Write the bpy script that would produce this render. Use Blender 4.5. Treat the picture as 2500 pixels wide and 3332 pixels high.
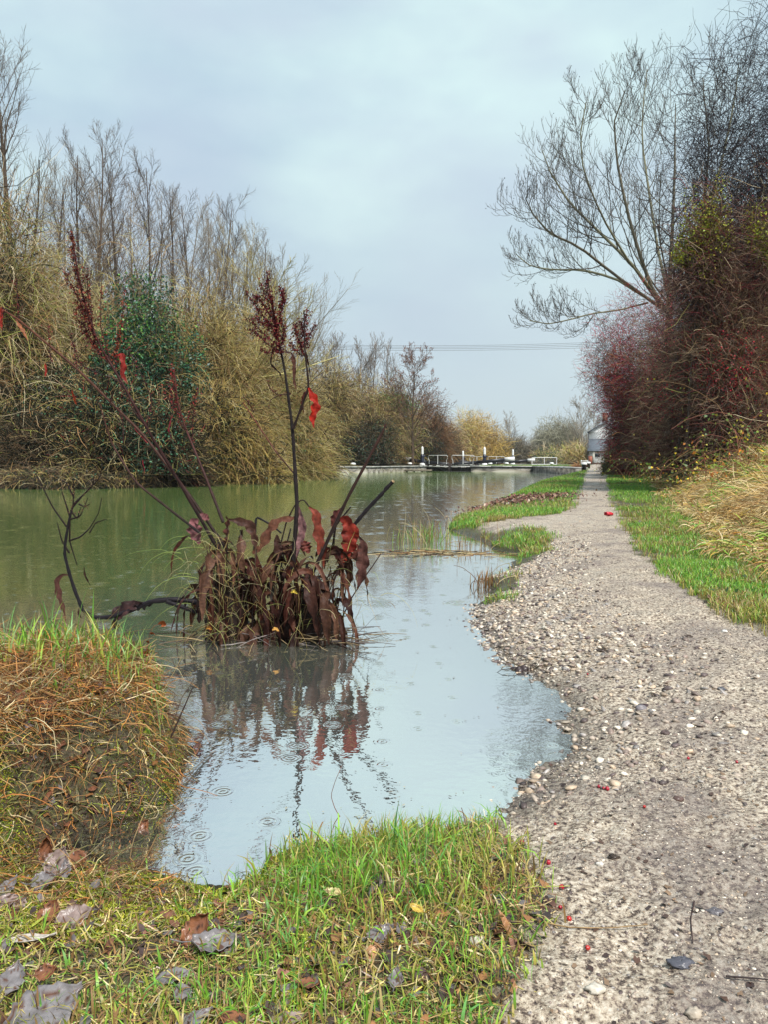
import bpy, math, random, zlib
import numpy as np
from mathutils import Vector
R = math.radians
rng = np.random.default_rng(7)
random.seed(7)
for o in list(bpy.data.objects): bpy.data.objects.remove(o)
SC = bpy.context.scene
COL = SC.collection

# ------------------------------------------------------------------ camera, sky, sun, exposure
CAMH, F, PITCH = 0.9, 2500.0, R(3.8)
cd = bpy.data.cameras.new('camera'); cam = bpy.data.objects.new('camera', cd); COL.objects.link(cam)
cam.location = (0, 0, CAMH); cam.rotation_euler = (R(90) - PITCH, 0, 0)
cd.sensor_fit = 'VERTICAL'; cd.sensor_height = 36; cd.lens = 36 * F / 3332
cd.clip_start = 0.05; cd.clip_end = 2000
SC.camera = cam
SUN_EL, SUN_AZ = R(54), R(150)      # azimuth clockwise from +Y : from the right, behind the camera
w = bpy.data.worlds.new('World'); SC.world = w; w.use_nodes = True
nt = w.node_tree; nt.nodes.clear()
def N(nt, t, **k):
    n = nt.nodes.new(t)
    for a, b in k.items(): setattr(n, a, b)
    return n
out = N(nt, 'ShaderNodeOutputWorld'); bg = N(nt, 'ShaderNodeBackground'); bg.inputs[1].default_value = 0.081
sky = N(nt, 'ShaderNodeTexSky', sky_type='NISHITA', sun_disc=False); sky.sun_elevation = SUN_EL; sky.sun_rotation = SUN_AZ
sky.air_density = 1.0; sky.dust_density = 1.5
tc = N(nt, 'ShaderNodeTexCoord')
sep = N(nt, 'ShaderNodeSeparateXYZ'); nt.links.new(tc.outputs['Generated'], sep.inputs[0])
mp = N(nt, 'ShaderNodeMapping'); mp.inputs['Scale'].default_value = (1.0, 1.0, 2.2); mp.inputs['Location'].default_value = (0.9, 0.3, 0.1)
nt.links.new(tc.outputs['Generated'], mp.inputs[0])
no = N(nt, 'ShaderNodeTexNoise'); no.inputs['Scale'].default_value = 2.0; no.inputs['Detail'].default_value = 5; no.inputs['Roughness'].default_value = 0.5
nt.links.new(mp.outputs[0], no.inputs[0])
no2 = N(nt, 'ShaderNodeTexNoise'); no2.inputs['Scale'].default_value = 3.4; no2.inputs['Detail'].default_value = 4
nt.links.new(mp.outputs[0], no2.inputs[0])
cr = N(nt, 'ShaderNodeValToRGB')       # cloud deck, thin and thick
cr.color_ramp.elements[0].position = 0.40; cr.color_ramp.elements[0].color = (4.6, 6.0, 7.2, 1)
cr.color_ramp.elements[1].position = 0.62; cr.color_ramp.elements[1].color = (6.9, 8.8, 8.8, 1)
nt.links.new(no.outputs['Fac'], cr.inputs[0])
lav = N(nt, 'ShaderNodeMix', data_type='RGBA'); lav.inputs['B'].default_value = (5.4, 6.3, 7.6, 1)
cr2 = N(nt, 'ShaderNodeMapRange'); cr2.inputs['From Min'].default_value = .45; cr2.inputs['From Max'].default_value = .65; cr2.inputs['To Max'].default_value = .6
nt.links.new(no2.outputs['Fac'], cr2.inputs['Value']); nt.links.new(cr2.outputs[0], lav.inputs['Factor']); nt.links.new(cr.outputs[0], lav.inputs['A'])
low = N(nt, 'ShaderNodeMix', data_type='RGBA'); low.inputs['A'].default_value = (5.5, 6.4, 6.8, 1)   # greyer murk low down
mr = N(nt, 'ShaderNodeMapRange'); mr.inputs['From Min'].default_value = 0.0; mr.inputs['From Max'].default_value = 0.40
nt.links.new(sep.outputs[2], mr.inputs['Value']); nt.links.new(mr.outputs[0], low.inputs['Factor'])
nt.links.new(lav.outputs['Result'], low.inputs['B'])
mx = N(nt, 'ShaderNodeMix', data_type='RGBA'); mx.inputs['Factor'].default_value = 0.9
nt.links.new(sky.outputs[0], mx.inputs['A']); nt.links.new(low.outputs['Result'], mx.inputs['B'])
nt.links.new(mx.outputs['Result'], bg.inputs[0]); nt.links.new(bg.outputs[0], out.inputs[0])
sl = bpy.data.lights.new('sun', 'SUN'); sl.energy = 4.0; sl.angle = R(12); sl.color = (1, .96, .9)
so = bpy.data.objects.new('sun', sl); COL.objects.link(so)
sd_ = Vector((math.sin(SUN_AZ) * math.cos(SUN_EL), math.cos(SUN_AZ) * math.cos(SUN_EL), math.sin(SUN_EL)))
so.rotation_euler = sd_.to_track_quat('Z', 'Y').to_euler()
SC.view_settings.view_transform = 'Standard'; SC.view_settings.look = 'None'; SC.view_settings.exposure = 0.48; SC.view_settings.gamma = 1
try:
    SC.cycles.max_bounces = 6; SC.cycles.diffuse_bounces = 2; SC.cycles.glossy_bounces = 3; SC.cycles.transmission_bounces = 2
    SC.cycles.transparent_max_bounces = 8; SC.cycles.caustics_reflective = False; SC.cycles.caustics_refractive = False
except Exception: pass

# ------------------------------------------------------------------ pixel helpers (2500 x 3332 photograph)
def ray(px, py):
    x = (px - 1250) / F; u = -(py - 1666) / F
    return np.array([x, math.cos(PITCH) + u * math.sin(PITCH), -math.sin(PITCH) + u * math.cos(PITCH)])
def W(px, py, z=0.0):
    d = ray(px, py); t = (z - CAMH) / d[2]; return np.array([d[0] * t, d[1] * t, z])
def PT(px, py, Y):
    d = ray(px, py); t = Y / d[1]; return np.array([d[0] * t, Y, CAMH + d[2] * t])

# ------------------------------------------------------------------ mesh building
class MB:
    def __init__(s): s.v = []; s.f = []; s.n = []; s.c = []; s.k = 0
    def add(s, V, Fq, C=None):
        V = np.asarray(V, float).reshape(-1, 3); Fq = np.asarray(Fq, np.int64)
        s.v.append(V); s.f.append((Fq + s.k)); s.k += len(V)
        if C is None: C = (.5, .5, .5)
        C = np.asarray(C, float)
        if C.ndim == 1: C = np.tile(C, (len(V), 1))
        s.c.append(C)
    def box(s, c, size, rot=0, C=None, rx=None):
        x, y, z = [q / 2 for q in size]
        V = np.array([(-x,-y,-z),(x,-y,-z),(x,y,-z),(-x,y,-z),(-x,-y,z),(x,-y,z),(x,y,z),(-x,y,z)])
        if rx is not None:
            a = rx; V = np.stack([V[:,0]*math.cos(a)+V[:,2]*math.sin(a), V[:,1], -V[:,0]*math.sin(a)+V[:,2]*math.cos(a)], 1)
        if rot: V = np.stack([V[:,0]*math.cos(rot)-V[:,1]*math.sin(rot), V[:,0]*math.sin(rot)+V[:,1]*math.cos(rot), V[:,2]], 1)
        s.add(V + np.asarray(c), [(0,3,2,1),(4,5,6,7),(0,1,5,4),(1,2,6,5),(2,3,7,6),(3,0,4,7)], C)
    def lathe(s, c, prof, sides=12, C=None):
        a = np.linspace(0, 2*math.pi, sides, endpoint=False); V = []
        for r, z in prof: V.append(np.stack([r*np.cos(a), r*np.sin(a), np.full(sides, z)], 1))
        V = np.concatenate(V) + np.asarray(c); m = len(prof); Q = []
        for i in range(m-1):
            for j in range(sides): Q.append((i*sides+j, i*sides+(j+1) % sides, (i+1)*sides+(j+1) % sides, (i+1)*sides+j))
        s.add(V, Q, C)
    def path(s, pts, r, sides=6, C=None):
        pts = np.asarray(pts, float); r = np.broadcast_to(np.asarray(r, float), (len(pts),))
        tubes(s, pts[None], r[None], sides, C)
    def build(s, name, mat, parent=None, smooth=False, loc=None):
        V = np.concatenate(s.v); Cc = np.concatenate(s.c)
        if loc is not None: V = V - np.asarray(loc)
        me = bpy.data.meshes.new(name)
        me.vertices.add(len(V)); me.vertices.foreach_set('co', V.astype(np.float32).ravel())
        idx = np.concatenate([f.ravel() for f in s.f]); sz = np.concatenate([np.full(len(f), f.shape[1]) for f in s.f])
        st = np.concatenate([[0], np.cumsum(sz)[:-1]])
        me.loops.add(len(idx)); me.loops.foreach_set('vertex_index', idx.astype(np.int32))
        me.polygons.add(len(sz)); me.polygons.foreach_set('loop_start', st.astype(np.int32))
        if smooth: me.polygons.foreach_set('use_smooth', np.ones(len(sz), bool))
        me.update(calc_edges=True)
        ca = me.color_attributes.new('Col', 'FLOAT_COLOR', 'POINT')
        ca.data.foreach_set('color', np.concatenate([Cc, np.ones((len(Cc), 1))], 1).astype(np.float32).ravel())
        me.materials.append(mat)
        o = bpy.data.objects.new(name, me); COL.objects.link(o)
        if parent is not None: o.parent = parent
        if loc is not None and parent is None: o.location = loc
        return o
def nrm(v): return v / np.maximum(np.linalg.norm(v, axis=-1, keepdims=True), 1e-9)
def tubes(mb, P, Rr, sides=3, C=None):
    P = np.asarray(P, float); n, K, _ = P.shape
    T = nrm(np.gradient(P, axis=1)); md = nrm(P[:, -1] - P[:, 0] + 1e-6)
    ref = np.where(np.abs(md[:, 2:3]) > .8, np.array([[1., 0.3, 0]]), np.array([[0., 0.2, 1.]]))
    U = nrm(np.cross(T, ref[:, None, :])); Vv = np.cross(T, U)
    a = np.arange(sides) * 2 * math.pi / sides
    X = P[:, :, None] + Rr[:, :, None, None] * (np.cos(a)[None, None, :, None] * U[:, :, None] + np.sin(a)[None, None, :, None] * Vv[:, :, None])
    i, k, j = np.meshgrid(np.arange(n), np.arange(K-1), np.arange(sides), indexing='ij')
    b = i*K*sides + k*sides; j2 = (j+1) % sides
    Q = np.stack([b+j, b+j2, b+sides+j2, b+sides+j], -1).reshape(-1, 4)
    if C is not None:
        C = np.asarray(C, float)
        if C.ndim == 2: C = np.repeat(C, K*sides, 0)
        elif C.ndim == 3: C = np.repeat(C.reshape(-1, 3), sides, 0)
    mb.add(X.reshape(-1, 3), Q, C)
def ribbons(mb, P, Wd, S, C=None):      # P (n,K,3), Wd (n,K) half widths, S side vectors
    n, K, _ = P.shape
    if S.ndim == 2: S = S[:, None, :]
    X = np.stack([P - S*Wd[..., None], P + S*Wd[..., None]], 2)
    i, k = np.meshgrid(np.arange(n), np.arange(K-1), indexing='ij'); b = i*K*2 + k*2
    Q = np.stack([b, b+1, b+3, b+2], -1).reshape(-1, 4)
    if C is not None:
        C = np.asarray(C, float)
        if C.ndim == 2: C = np.repeat(C, K*2, 0)
        elif C.ndim == 3: C = np.repeat(C.reshape(-1, 3), 2, 0)
    mb.add(X.reshape(-1, 3), Q, C)
def leaves(mb, c, L, Wd, C, ax=None, nm=None):
    n = len(c)
    if ax is None: ax = nrm(rng.normal(size=(n, 3)))
    if nm is None: nm = rng.normal(size=(n, 3))
    sd = nrm(np.cross(ax, nm)); nn = np.cross(sd, ax)
    L = np.broadcast_to(L, (n,))[:, None]; Wd = np.broadcast_to(Wd, (n,))[:, None]
    V = np.stack([c - ax*L/2, c + sd*Wd/2 + nn*Wd*.18 - ax*L*.08, c + ax*L/2, c - sd*Wd/2 + nn*Wd*.18 - ax*L*.08], 1)
    Q = np.arange(n*4).reshape(n, 4)
    mb.add(V.reshape(-1, 3), Q, np.repeat(C, 4, 0))
def blades(mb, B, h, wd, az, bend, C, K=4, basec=None):
    n = len(B); t = np.linspace(0, 1, K)[None, :]
    h = np.broadcast_to(h, (n,))[:, None]; bend = np.broadcast_to(bend, (n,))[:, None]
    ax = np.stack([np.cos(az), np.sin(az), np.zeros(n)], 1)
    ang = bend * t                       # lean angle grows along the blade
    dz = np.cos(ang); dx = np.sin(ang)
    st = h / (K-1)
    z = np.concatenate([np.zeros((n, 1)), np.cumsum(dz[:, :-1]*st, 1)], 1); x = np.concatenate([np.zeros((n, 1)), np.cumsum(dx[:, :-1]*st, 1)], 1)
    P = B[:, None] + ax[:, None]*x[..., None] + np.array([0, 0, 1.])*z[..., None]
    tw = az + rng.normal(0, .7, n)
    S = np.stack([-np.sin(tw), np.cos(tw), np.zeros(n)], 1)
    if basec is not None:
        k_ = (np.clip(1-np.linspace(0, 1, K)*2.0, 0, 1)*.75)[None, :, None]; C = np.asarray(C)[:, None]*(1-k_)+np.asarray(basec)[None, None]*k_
    prof = np.array([.7, 1, .8, .05]) if K == 4 else (np.array([.8, .9, .04]) if K == 3 else np.interp(np.linspace(0, 1, K), [0, .3, .7, 1], [.6, 1, .75, .05]))
    ribbons(mb, P, np.broadcast_to(wd, (n,))[:, None]/2*prof[None], S, C)
def scraps(mb, c, L, C, flat=.25):
    n = len(c); k = 7; a = (np.arange(k)/k*6.283)[None]+rng.uniform(-.35, .35, (n, k)); rd = rng.uniform(.35, 1.0, (n, k))*np.broadcast_to(L, (n,))[:, None]/2; asp = rng.uniform(.4, 1, (n, 1)); th_ = rng.random((n, 1))*6.283
    x = np.cos(a)*rd; y = np.sin(a)*rd*asp; X = x*np.cos(th_)-y*np.sin(th_); Y = x*np.sin(th_)+y*np.cos(th_); Z = rng.normal(0, 1, (n, 1))*X*flat+rng.normal(0, 1, (n, 1))*Y*flat+rng.uniform(0, .12, (n, k))*np.broadcast_to(L, (n,))[:, None]
    mb.add((np.stack([X, Y, Z], -1)+np.asarray(c)[:, None]).reshape(-1, 3), np.arange(n*k).reshape(n, k), np.repeat(C, k, 0))
def pal(cols, n, var=.15):
    cols = np.asarray(cols, float); i = rng.integers(0, len(cols), n)
    return cols[i] * np.clip(1 + rng.normal(0, var, (n, 1)), .4, 1.8)

def hsh(i, j, s):
    x = (i*374761393 + j*668265263 + s*2147483647) & 0xffffffff
    x = ((x ^ (x >> 13)) * 1274126177) & 0xffffffff
    return ((x ^ (x >> 16)) & 0xffff) / 65535.0
def vn(x, y, s=0):
    xi = np.floor(x).astype(np.int64); yi = np.floor(y).astype(np.int64); fx = x-xi; fy = y-yi
    fx = fx*fx*(3-2*fx); fy = fy*fy*(3-2*fy)
    a, b, c, d = hsh(xi, yi, s), hsh(xi+1, yi, s), hsh(xi, yi+1, s), hsh(xi+1, yi+1, s)
    return (a*(1-fx)+b*fx)*(1-fy)+(c*(1-fx)+d*fx)*fy
def fbm(x, y, s=0, o=3):
    r = 0; a = .5
    for k in range(o): r = r + a*vn(x*2**k, y*2**k, s+k); a *= .5
    return r/(1-.5**o)
def sdist(poly, x, y):       # signed distance, positive inside
    poly = np.asarray(poly)[:, :2]; n = len(poly); d2 = np.full(x.shape, 1e18); ins = np.zeros(x.shape, bool)
    for i in range(n):
        ax_, ay = poly[i]; bx_, by = poly[(i+1) % n]; ex, ey = bx_-ax_, by-ay
        t = np.clip(((x-ax_)*ex+(y-ay)*ey)/(ex*ex+ey*ey+1e-12), 0, 1)
        d2 = np.minimum(d2, (x-ax_-t*ex)**2+(y-ay-t*ey)**2)
        c = (ay > y) != (by > y)
        ins ^= c & (x < (bx_-ax_)*(y-ay)/(by-ay+1e-12)+ax_)
    return np.where(ins, 1, -1)*np.sqrt(d2)

# ------------------------------------------------------------------ materials
def new_mat(name):
    m = bpy.data.materials.new(name); m.use_nodes = True; t = m.node_tree; t.nodes.clear()
    o = N(t, 'ShaderNodeOutputMaterial'); return m, t, o
def col_mat(name, rough=.6, spec=.3, transl=0, noise=0, nscale=30, bump=0, bscale=60, bdist=.002, const=None, metal=0):
    m, t, o = new_mat(name); p = N(t, 'ShaderNodeBsdfPrincipled')
    p.inputs['Roughness'].default_value = rough; p.inputs['Specular IOR Level'].default_value = spec; p.inputs['Metallic'].default_value = metal
    if const is None:
        a = N(t, 'ShaderNodeAttribute', attribute_name='Col'); src = a.outputs['Color']
    else:
        a = N(t, 'ShaderNodeRGB'); a.outputs[0].default_value = (*const, 1); src = a.outputs[0]
    tcn = N(t, 'ShaderNodeTexCoord')
    if noise:
        nz = N(t, 'ShaderNodeTexNoise'); nz.inputs['Scale'].default_value = nscale; nz.inputs['Detail'].default_value = 6
        t.links.new(tcn.outputs['Object'], nz.inputs[0])
        r = N(t, 'ShaderNodeMapRange'); r.inputs['From Min'].default_value = .3; r.inputs['From Max'].default_value = .7
        r.inputs['To Min'].default_value = 1-noise; r.inputs['To Max'].default_value = 1+noise*.7
        t.links.new(nz.outputs[0], r.inputs['Value'])
        v = N(t, 'ShaderNodeVectorMath', operation='SCALE'); t.links.new(src, v.inputs[0]); t.links.new(r.outputs[0], v.inputs['Scale']); src = v.outputs[0]
    t.links.new(src, p.inputs['Base Color'])
    if bump:
        nb = N(t, 'ShaderNodeTexNoise'); nb.inputs['Scale'].default_value = bscale; nb.inputs['Detail'].default_value = 5
        t.links.new(tcn.outputs['Object'], nb.inputs[0])
        bm_ = N(t, 'ShaderNodeBump'); bm_.inputs['Strength'].default_value = bump; bm_.inputs['Distance'].default_value = bdist
        t.links.new(nb.outputs[0], bm_.inputs['Height']); t.links.new(bm_.outputs[0], p.inputs['Normal'])
    if transl:
        tr = N(t, 'ShaderNodeBsdfTranslucent'); t.links.new(src, tr.inputs[0])
        ms = N(t, 'ShaderNodeMixShader'); ms.inputs[0].default_value = transl
        t.links.new(p.outputs[0], ms.inputs[1]); t.links.new(tr.outputs[0], ms.inputs[2]); t.links.new(ms.outputs[0], o.inputs[0])
    else: t.links.new(p.outputs[0], o.inputs[0])
    return m
M_leaf = col_mat('leaf', .45, .4, .25)
M_grass = col_mat('grass', .4, .45, .35)
M_straw = col_mat('straw', .6, .3, .2)
M_twig = col_mat('twig', .8, .15)
M_bark = col_mat('bark', .85, .2, noise=.4, nscale=6, bump=.6, bscale=25, bdist=.02)
M_stem = col_mat('wet_stem', .5, .12, noise=.4, nscale=40, bump=.3, bscale=90, bdist=.002)
M_dead = col_mat('dead_leaf', .5, .16, .14, noise=.45, nscale=60, bump=.7, bscale=70, bdist=.006)
M_litter = col_mat('litter', .32, .4, .05, noise=.35, nscale=70, bump=.6, bscale=90, bdist=.003)
M_stone = col_mat('stone', .45, .4, noise=.3, nscale=120, bump=.3, bscale=200, bdist=.001)
M_berry = col_mat('berry', .22, .5)
M_paintw = col_mat('white_paint', .5, .4, noise=.12, nscale=5, const=(.78, .79, .77))
M_paintb = col_mat('black_paint', .4, .4, noise=.3, nscale=8, const=(.02, .021, .025))
M_conc = col_mat('old_concrete', .8, .25, noise=.45, nscale=2.5, bump=.6, bscale=12, bdist=.02)
M_gen = col_mat('painted', .55, .3, noise=.15, nscale=5)

def tag(o, label=None, cat=None, group=None, kind=None):
    if label: o['label'] = label
    if cat: o['category'] = cat
    if group: o['group'] = group
    if kind: o['kind'] = kind
    return o
def empty(name, loc, label, cat, group=None):
    o = bpy.data.objects.new(name, None); COL.objects.link(o); o.location = tuple(float(q) for q in loc); o.empty_display_size = .2
    return tag(o, label, cat, group)

# ------------------------------------------------------------------ the lie of the land
A16 = R(16)
def LK(x, y):       # lock frame -> world
    return np.array([6.1 + x*math.cos(A16) + y*math.sin(A16), 69.0 - x*math.sin(A16) + y*math.cos(A16)])
HALF = 2.25
shore_px = [(560,2878),(700,2915),(790,2870),(900,2795),(1030,2760),(1150,2745),(1400,2705),(1620,2655),(1700,2600),(1760,2540),(1830,2480),(1880,2400),(1885,2330),
  (1850,2250),(1740,2185),(1640,2130),(1575,2060),(1545,1990),(1600,1940),(1580,1890),(1660,1850),(1690,1800),(1600,1785),(1570,1760),(1500,1735),(1455,1722),(1480,1690),(1560,1670),
  (1620,1640),(1700,1600),(1760,1575),(1850,1555),(1885,1544)]
L1 = [(-60,-2),(-3.2,2.5),(-.95,2.62),(-.68,2.52),(-.62,2.35),(-.585,2.12),(-.56,1.98),(-.63,1.89),(-.74,1.78),(-.77,1.71),(-.66,1.645),(-.54,1.62)] + [tuple(W(a, b)[:2]) for a, b in shore_px] + \
     [tuple(LK(7.5, -3.5)), tuple(LK(HALF, -3.0)), tuple(LK(HALF, 300)), (700, 300), (700, -300), (-300, -300), (-300, -60)]
left_px = [(0,1589),(120,1592),(250,1592),(400,1588),(500,1586),(650,1576),(780,1567),(900,1556),(980,1545),(1010,1540)]
L2 = [(-400,-40),(-60,8),(-26,17),(-17,23)] + [tuple(W(a, b)[:2]) for a, b in left_px] + [tuple(W(1200,1538.5)[:2]), tuple(LK(-HALF, -3.0)), tuple(LK(-HALF, 300)), (-700, 300)]
path_px = [(2900,2500),(2500,2075),(2420,2020),(2300,1940),(2150,1860),(2090,1800),(2060,1750),(2030,1700),(1995,1645),(1985,1590),(1972,1535),(1962,1521),
  (1935,1521),(1915,1535),(1900,1565),(1885,1610),(1868,1655),(1790,1682),(1680,1692),(1560,1700),(1600,1722),(1700,1712),(1775,1725),(1790,1770),(1750,1802),(1650,1818),(1590,1835),(1690,1850),(1680,1878),(1600,1888),(1680,1905),(1690,1930),(1620,1922),(1530,1912),(1440,1960),
  (1400,2100),(1500,2300),(1600,2500),(1560,2640),(1680,2680),(1730,2760),(1790,2860),(1760,2960),(1690,3060),(1700,3160),(1620,3250),(1560,3400),(1500,3900),(3500,3900)]
PATH = [tuple(W(a, b, .12)[:2]) for a, b in path_px]
slope_px = [(1975,1519),(2045,1532),(2110,1556),(2190,1600),(2280,1655),(2380,1712),(2500,1775),(2700,1900)]
SL = [tuple(W(a, b, .15)[:2]) for a, b in slope_px] + [(4.6, 3), (6, -20), (600, -20), (600, 90)]
def sdL(x, y): return np.maximum(sdist(L1, x, y), sdist(L2, x, y))
def height(x, y, detail=True):
    a = sdist(L1, x, y); b = sdist(L2, x, y); s = np.maximum(a, b); wob = (fbm(x*3, y*3, 5)-.5)*.10*np.clip(y/3, .4, 1)
    s2 = s + np.where(y < 60, wob, 0)
    # right bank / foreground
    base = .11 + .006*np.clip(y-5, 0, 40)
    z1 = base*(1-np.exp(-np.clip(s2, 0, 50)/(.28+.22*np.clip((.2-x)/.5, 0, 1)*np.clip((2.6-y)/.6, 0, 1)))) 
    z1 = z1 + np.where(y > 64, np.clip(s/.3, 0, 1)*.16, 0)
    gx = np.clip((-x-.46)/.16, 0, 1)*np.clip((y-1.76-.5*(x+.5))/.16, 0, 1)
    z1 = z1 + .265*gx*gx*(3-2*gx)*np.clip(s/.11, 0, 1)*(1-np.exp(-np.clip(s, 0, 9)/.05))
    sl = sdist(SL, x, y)
    z1 = z1 + np.clip(sl, 0, 2.4)*.46 + np.clip(sl-2.4, 0, 60)*.03
    z1 = z1 + (fbm(x*9, y*9, 31)-.5)*.03*np.clip(s*5, 0, 1)
    z2 = np.where(y > 55, np.minimum(.5, np.clip(b, 0, 9)*9), np.minimum(.45, np.clip(b, 0, 9)*.25)) + np.clip(b-1, 0, 25)*.06
    bed = -np.clip(-s2*np.where(x > -.3 - 0.0*y, .13, .3), 0, 1.3)
    z = np.where(a > b, np.where(s2 > 0, z1, bed), np.where(b > 0, z2, bed))
    if detail:
        near = np.clip(1.5-y/12, 0, 1)
        z = z + ((fbm(x*28, y*28, 11, 3)-.5)*.014 + (fbm(x*5, y*5, 12, 2)-.5)*.02)*near
    return z
def pathmask(x, y):
    return np.clip((sdist(PATH, x, y) + (fbm(x*6, y*6, 21)-.5)*.14*np.clip(y/3, .6, 2.5))/.05, -1, 1)*.5+.5
th = np.concatenate([np.linspace(-180, -40, 60), np.linspace(-39.5, 39.5, 640), np.linspace(40, 180, 60)])
rr = np.concatenate([[.3], np.geomspace(.6, 9, 420), np.geomspace(9.2, 120, 230), np.geomspace(125, 430, 16)])
TH, RR = np.meshgrid(np.radians(th), rr, indexing='xy')
GX = (RR*np.sin(TH)).ravel(); GY = (RR*np.cos(TH)).ravel()
GZ = height(GX, GY)
pm = pathmask(GX, GY); sL = sdL(GX, GY)
nc, nr = len(th), len(rr)
i, j = np.meshgrid(np.arange(nr-1), np.arange(nc-1), indexing='ij'); b = (i*nc+j).ravel()
Q = np.stack([b, b+nc, b+nc+1, b+1], -1)
mdry = np.clip(sL/.15+.5, 0, 1)
sub = np.clip(-GZ*12, 0, 1)
wet = np.clip(1-(GZ-.004)/(.03+.03*vn(GX*4, GY*4, 8)), 0, 1)*(GY < 60)
CC = np.stack([pm, sub, wet], 1)     # masks: path, under water, variation
def ground_mat(kind):
    m, t, o = new_mat(kind); p = N(t, 'ShaderNodeBsdfPrincipled'); tcn = N(t, 'ShaderNodeTexCoord')
    at = N(t, 'ShaderNodeAttribute', attribute_name='Col'); sp = N(t, 'ShaderNodeSeparateColor'); t.links.new(at.outputs['Color'], sp.inputs[0])
    def noise(s, d=6, r=.6):
        n = N(t, 'ShaderNodeTexNoise'); n.inputs['Scale'].default_value = s; n.inputs['Detail'].default_value = d; n.inputs['Roughness'].default_value = r
        t.links.new(tcn.outputs['Object'], n.inputs[0]); return n
    def ramp(src, stops):
        r = N(t, 'ShaderNodeValToRGB'); e = r.color_ramp.elements
        while len(e) < len(stops): e.new(.5)
        for k, (ps, c) in enumerate(stops): e[k].position = ps; e[k].color = (*c, 1)
        t.links.new(src, r.inputs[0]); return r
    def mix(f, a, b):
        x = N(t, 'ShaderNodeMix', data_type='RGBA')
        if isinstance(f, float): x.inputs['Factor'].default_value = f
        else: t.links.new(f, x.inputs['Factor'])
        t.links.new(a, x.inputs['A'])
        if isinstance(b, tuple): x.inputs['B'].default_value = (*b, 1)
        else: t.links.new(b, x.inputs['B'])
        return x.outputs['Result']
    n1 = noise(80, 8, .75); n2 = noise(2.2, 4, .6); n3 = noise(170, 3, .6)
    g = ramp(n1.outputs[0], [(.38, (.03, .02, .016)), (.45, (.18, .13, .10)), (.50, (.46, .375, .275)), (.62, (.70, .62, .51))])
    dk = N(t, 'ShaderNodeMapRange'); dk.inputs['From Min'].default_value = .47; dk.inputs['From Max'].default_value = .64; dk.inputs['To Max'].default_value = .62
    t.links.new(n2.outputs[0], dk.inputs['Value'])
    g2 = mix(dk.outputs[0], g.outputs[0], (.15, .12, .115))
    vo = N(t, 'ShaderNodeTexVoronoi'); vo.inputs['Scale'].default_value = 75; t.links.new(tcn.outputs['Object'], vo.inputs[0])
    vg = ramp(vo.outputs['Distance'], [(.0, (1, 1, 1)), (.55, (.95, .95, .95)), (.8, (.45, .42, .40))])
    mm = N(t, 'ShaderNodeMix', data_type='RGBA', blend_type='MULTIPLY'); mm.inputs['Factor'].default_value = .55
    t.links.new(g2, mm.inputs['A']); t.links.new(vg.outputs[0], mm.inputs['B'])
    soil = ramp(n1.outputs[0], [(.35, (.035, .026, .016)), (.5, (.085, .065, .035)), (.62, (.08, .10, .03)), (.7, (.19, .15, .10))])
    c = mix(sp.outputs[0], soil.outputs[0], mm.outputs['Result'])
    silt = ramp(n1.outputs[0], [(.35, (.27, .25, .20)), (.6, (.48, .46, .38))])
    c = mix(sp.outputs[1], c, silt.outputs[0])
    wm = N(t, 'ShaderNodeMapRange'); wm.inputs['To Min'].default_value = 1; wm.inputs['To Max'].default_value = .42; t.links.new(sp.outputs[2], wm.inputs['Value'])
    wv = N(t, 'ShaderNodeVectorMath', operation='SCALE'); t.links.new(c, wv.inputs[0]); t.links.new(wm.outputs[0], wv.inputs['Scale']); c = mix(sp.outputs[1], wv.outputs[0], silt.outputs[0])
    t.links.new(c, p.inputs['Base Color'])
    rg = N(t, 'ShaderNodeMapRange'); rg.inputs['To Min'].default_value = .28; rg.inputs['To Max'].default_value = .75; rg.inputs['From Min'].default_value = .35; rg.inputs['From Max'].default_value = .6
    t.links.new(n2.outputs[0], rg.inputs['Value']); wr = N(t, 'ShaderNodeMath', operation='MULTIPLY_ADD', use_clamp=True); wr.inputs[1].default_value = -.35; t.links.new(sp.outputs[2], wr.inputs[0]); t.links.new(rg.outputs[0], wr.inputs[2]); t.links.new(wr.outputs[0], p.inputs['Roughness'])
    p.inputs['Specular IOR Level'].default_value = .45
    ad = N(t, 'ShaderNodeMath', operation='ADD'); t.links.new(n1.outputs[0], ad.inputs[0]); t.links.new(n3.outputs[0], ad.inputs[1])
    b_ = N(t, 'ShaderNodeBump'); b_.inputs['Strength'].default_value = .8; b_.inputs['Distance'].default_value = .006
    t.links.new(ad.outputs[0], b_.inputs['Height']); t.links.new(b_.outputs[0], p.inputs['Normal'])
    t.links.new(p.outputs[0], o.inputs[0]); return m
M_ground = ground_mat('earth_and_gravel')
fpm = pm[Q].mean(1); fs = GZ[Q].max(1)
def submesh(name, sel):
    q = Q[sel]; u, inv = np.unique(q, return_inverse=True)
    mb = MB(); mb.add(np.stack([GX[u], GY[u], GZ[u]], 1), inv.reshape(-1, 4), CC[u])
    return tag(mb.build(name, M_ground, smooth=True), kind='structure')
submesh('towpath', (fpm > .5) & (fs > -.03)); submesh('ground', (fpm <= .5) & (fs > -.03)); submesh('canal_bed', fs <= -.03)

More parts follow.
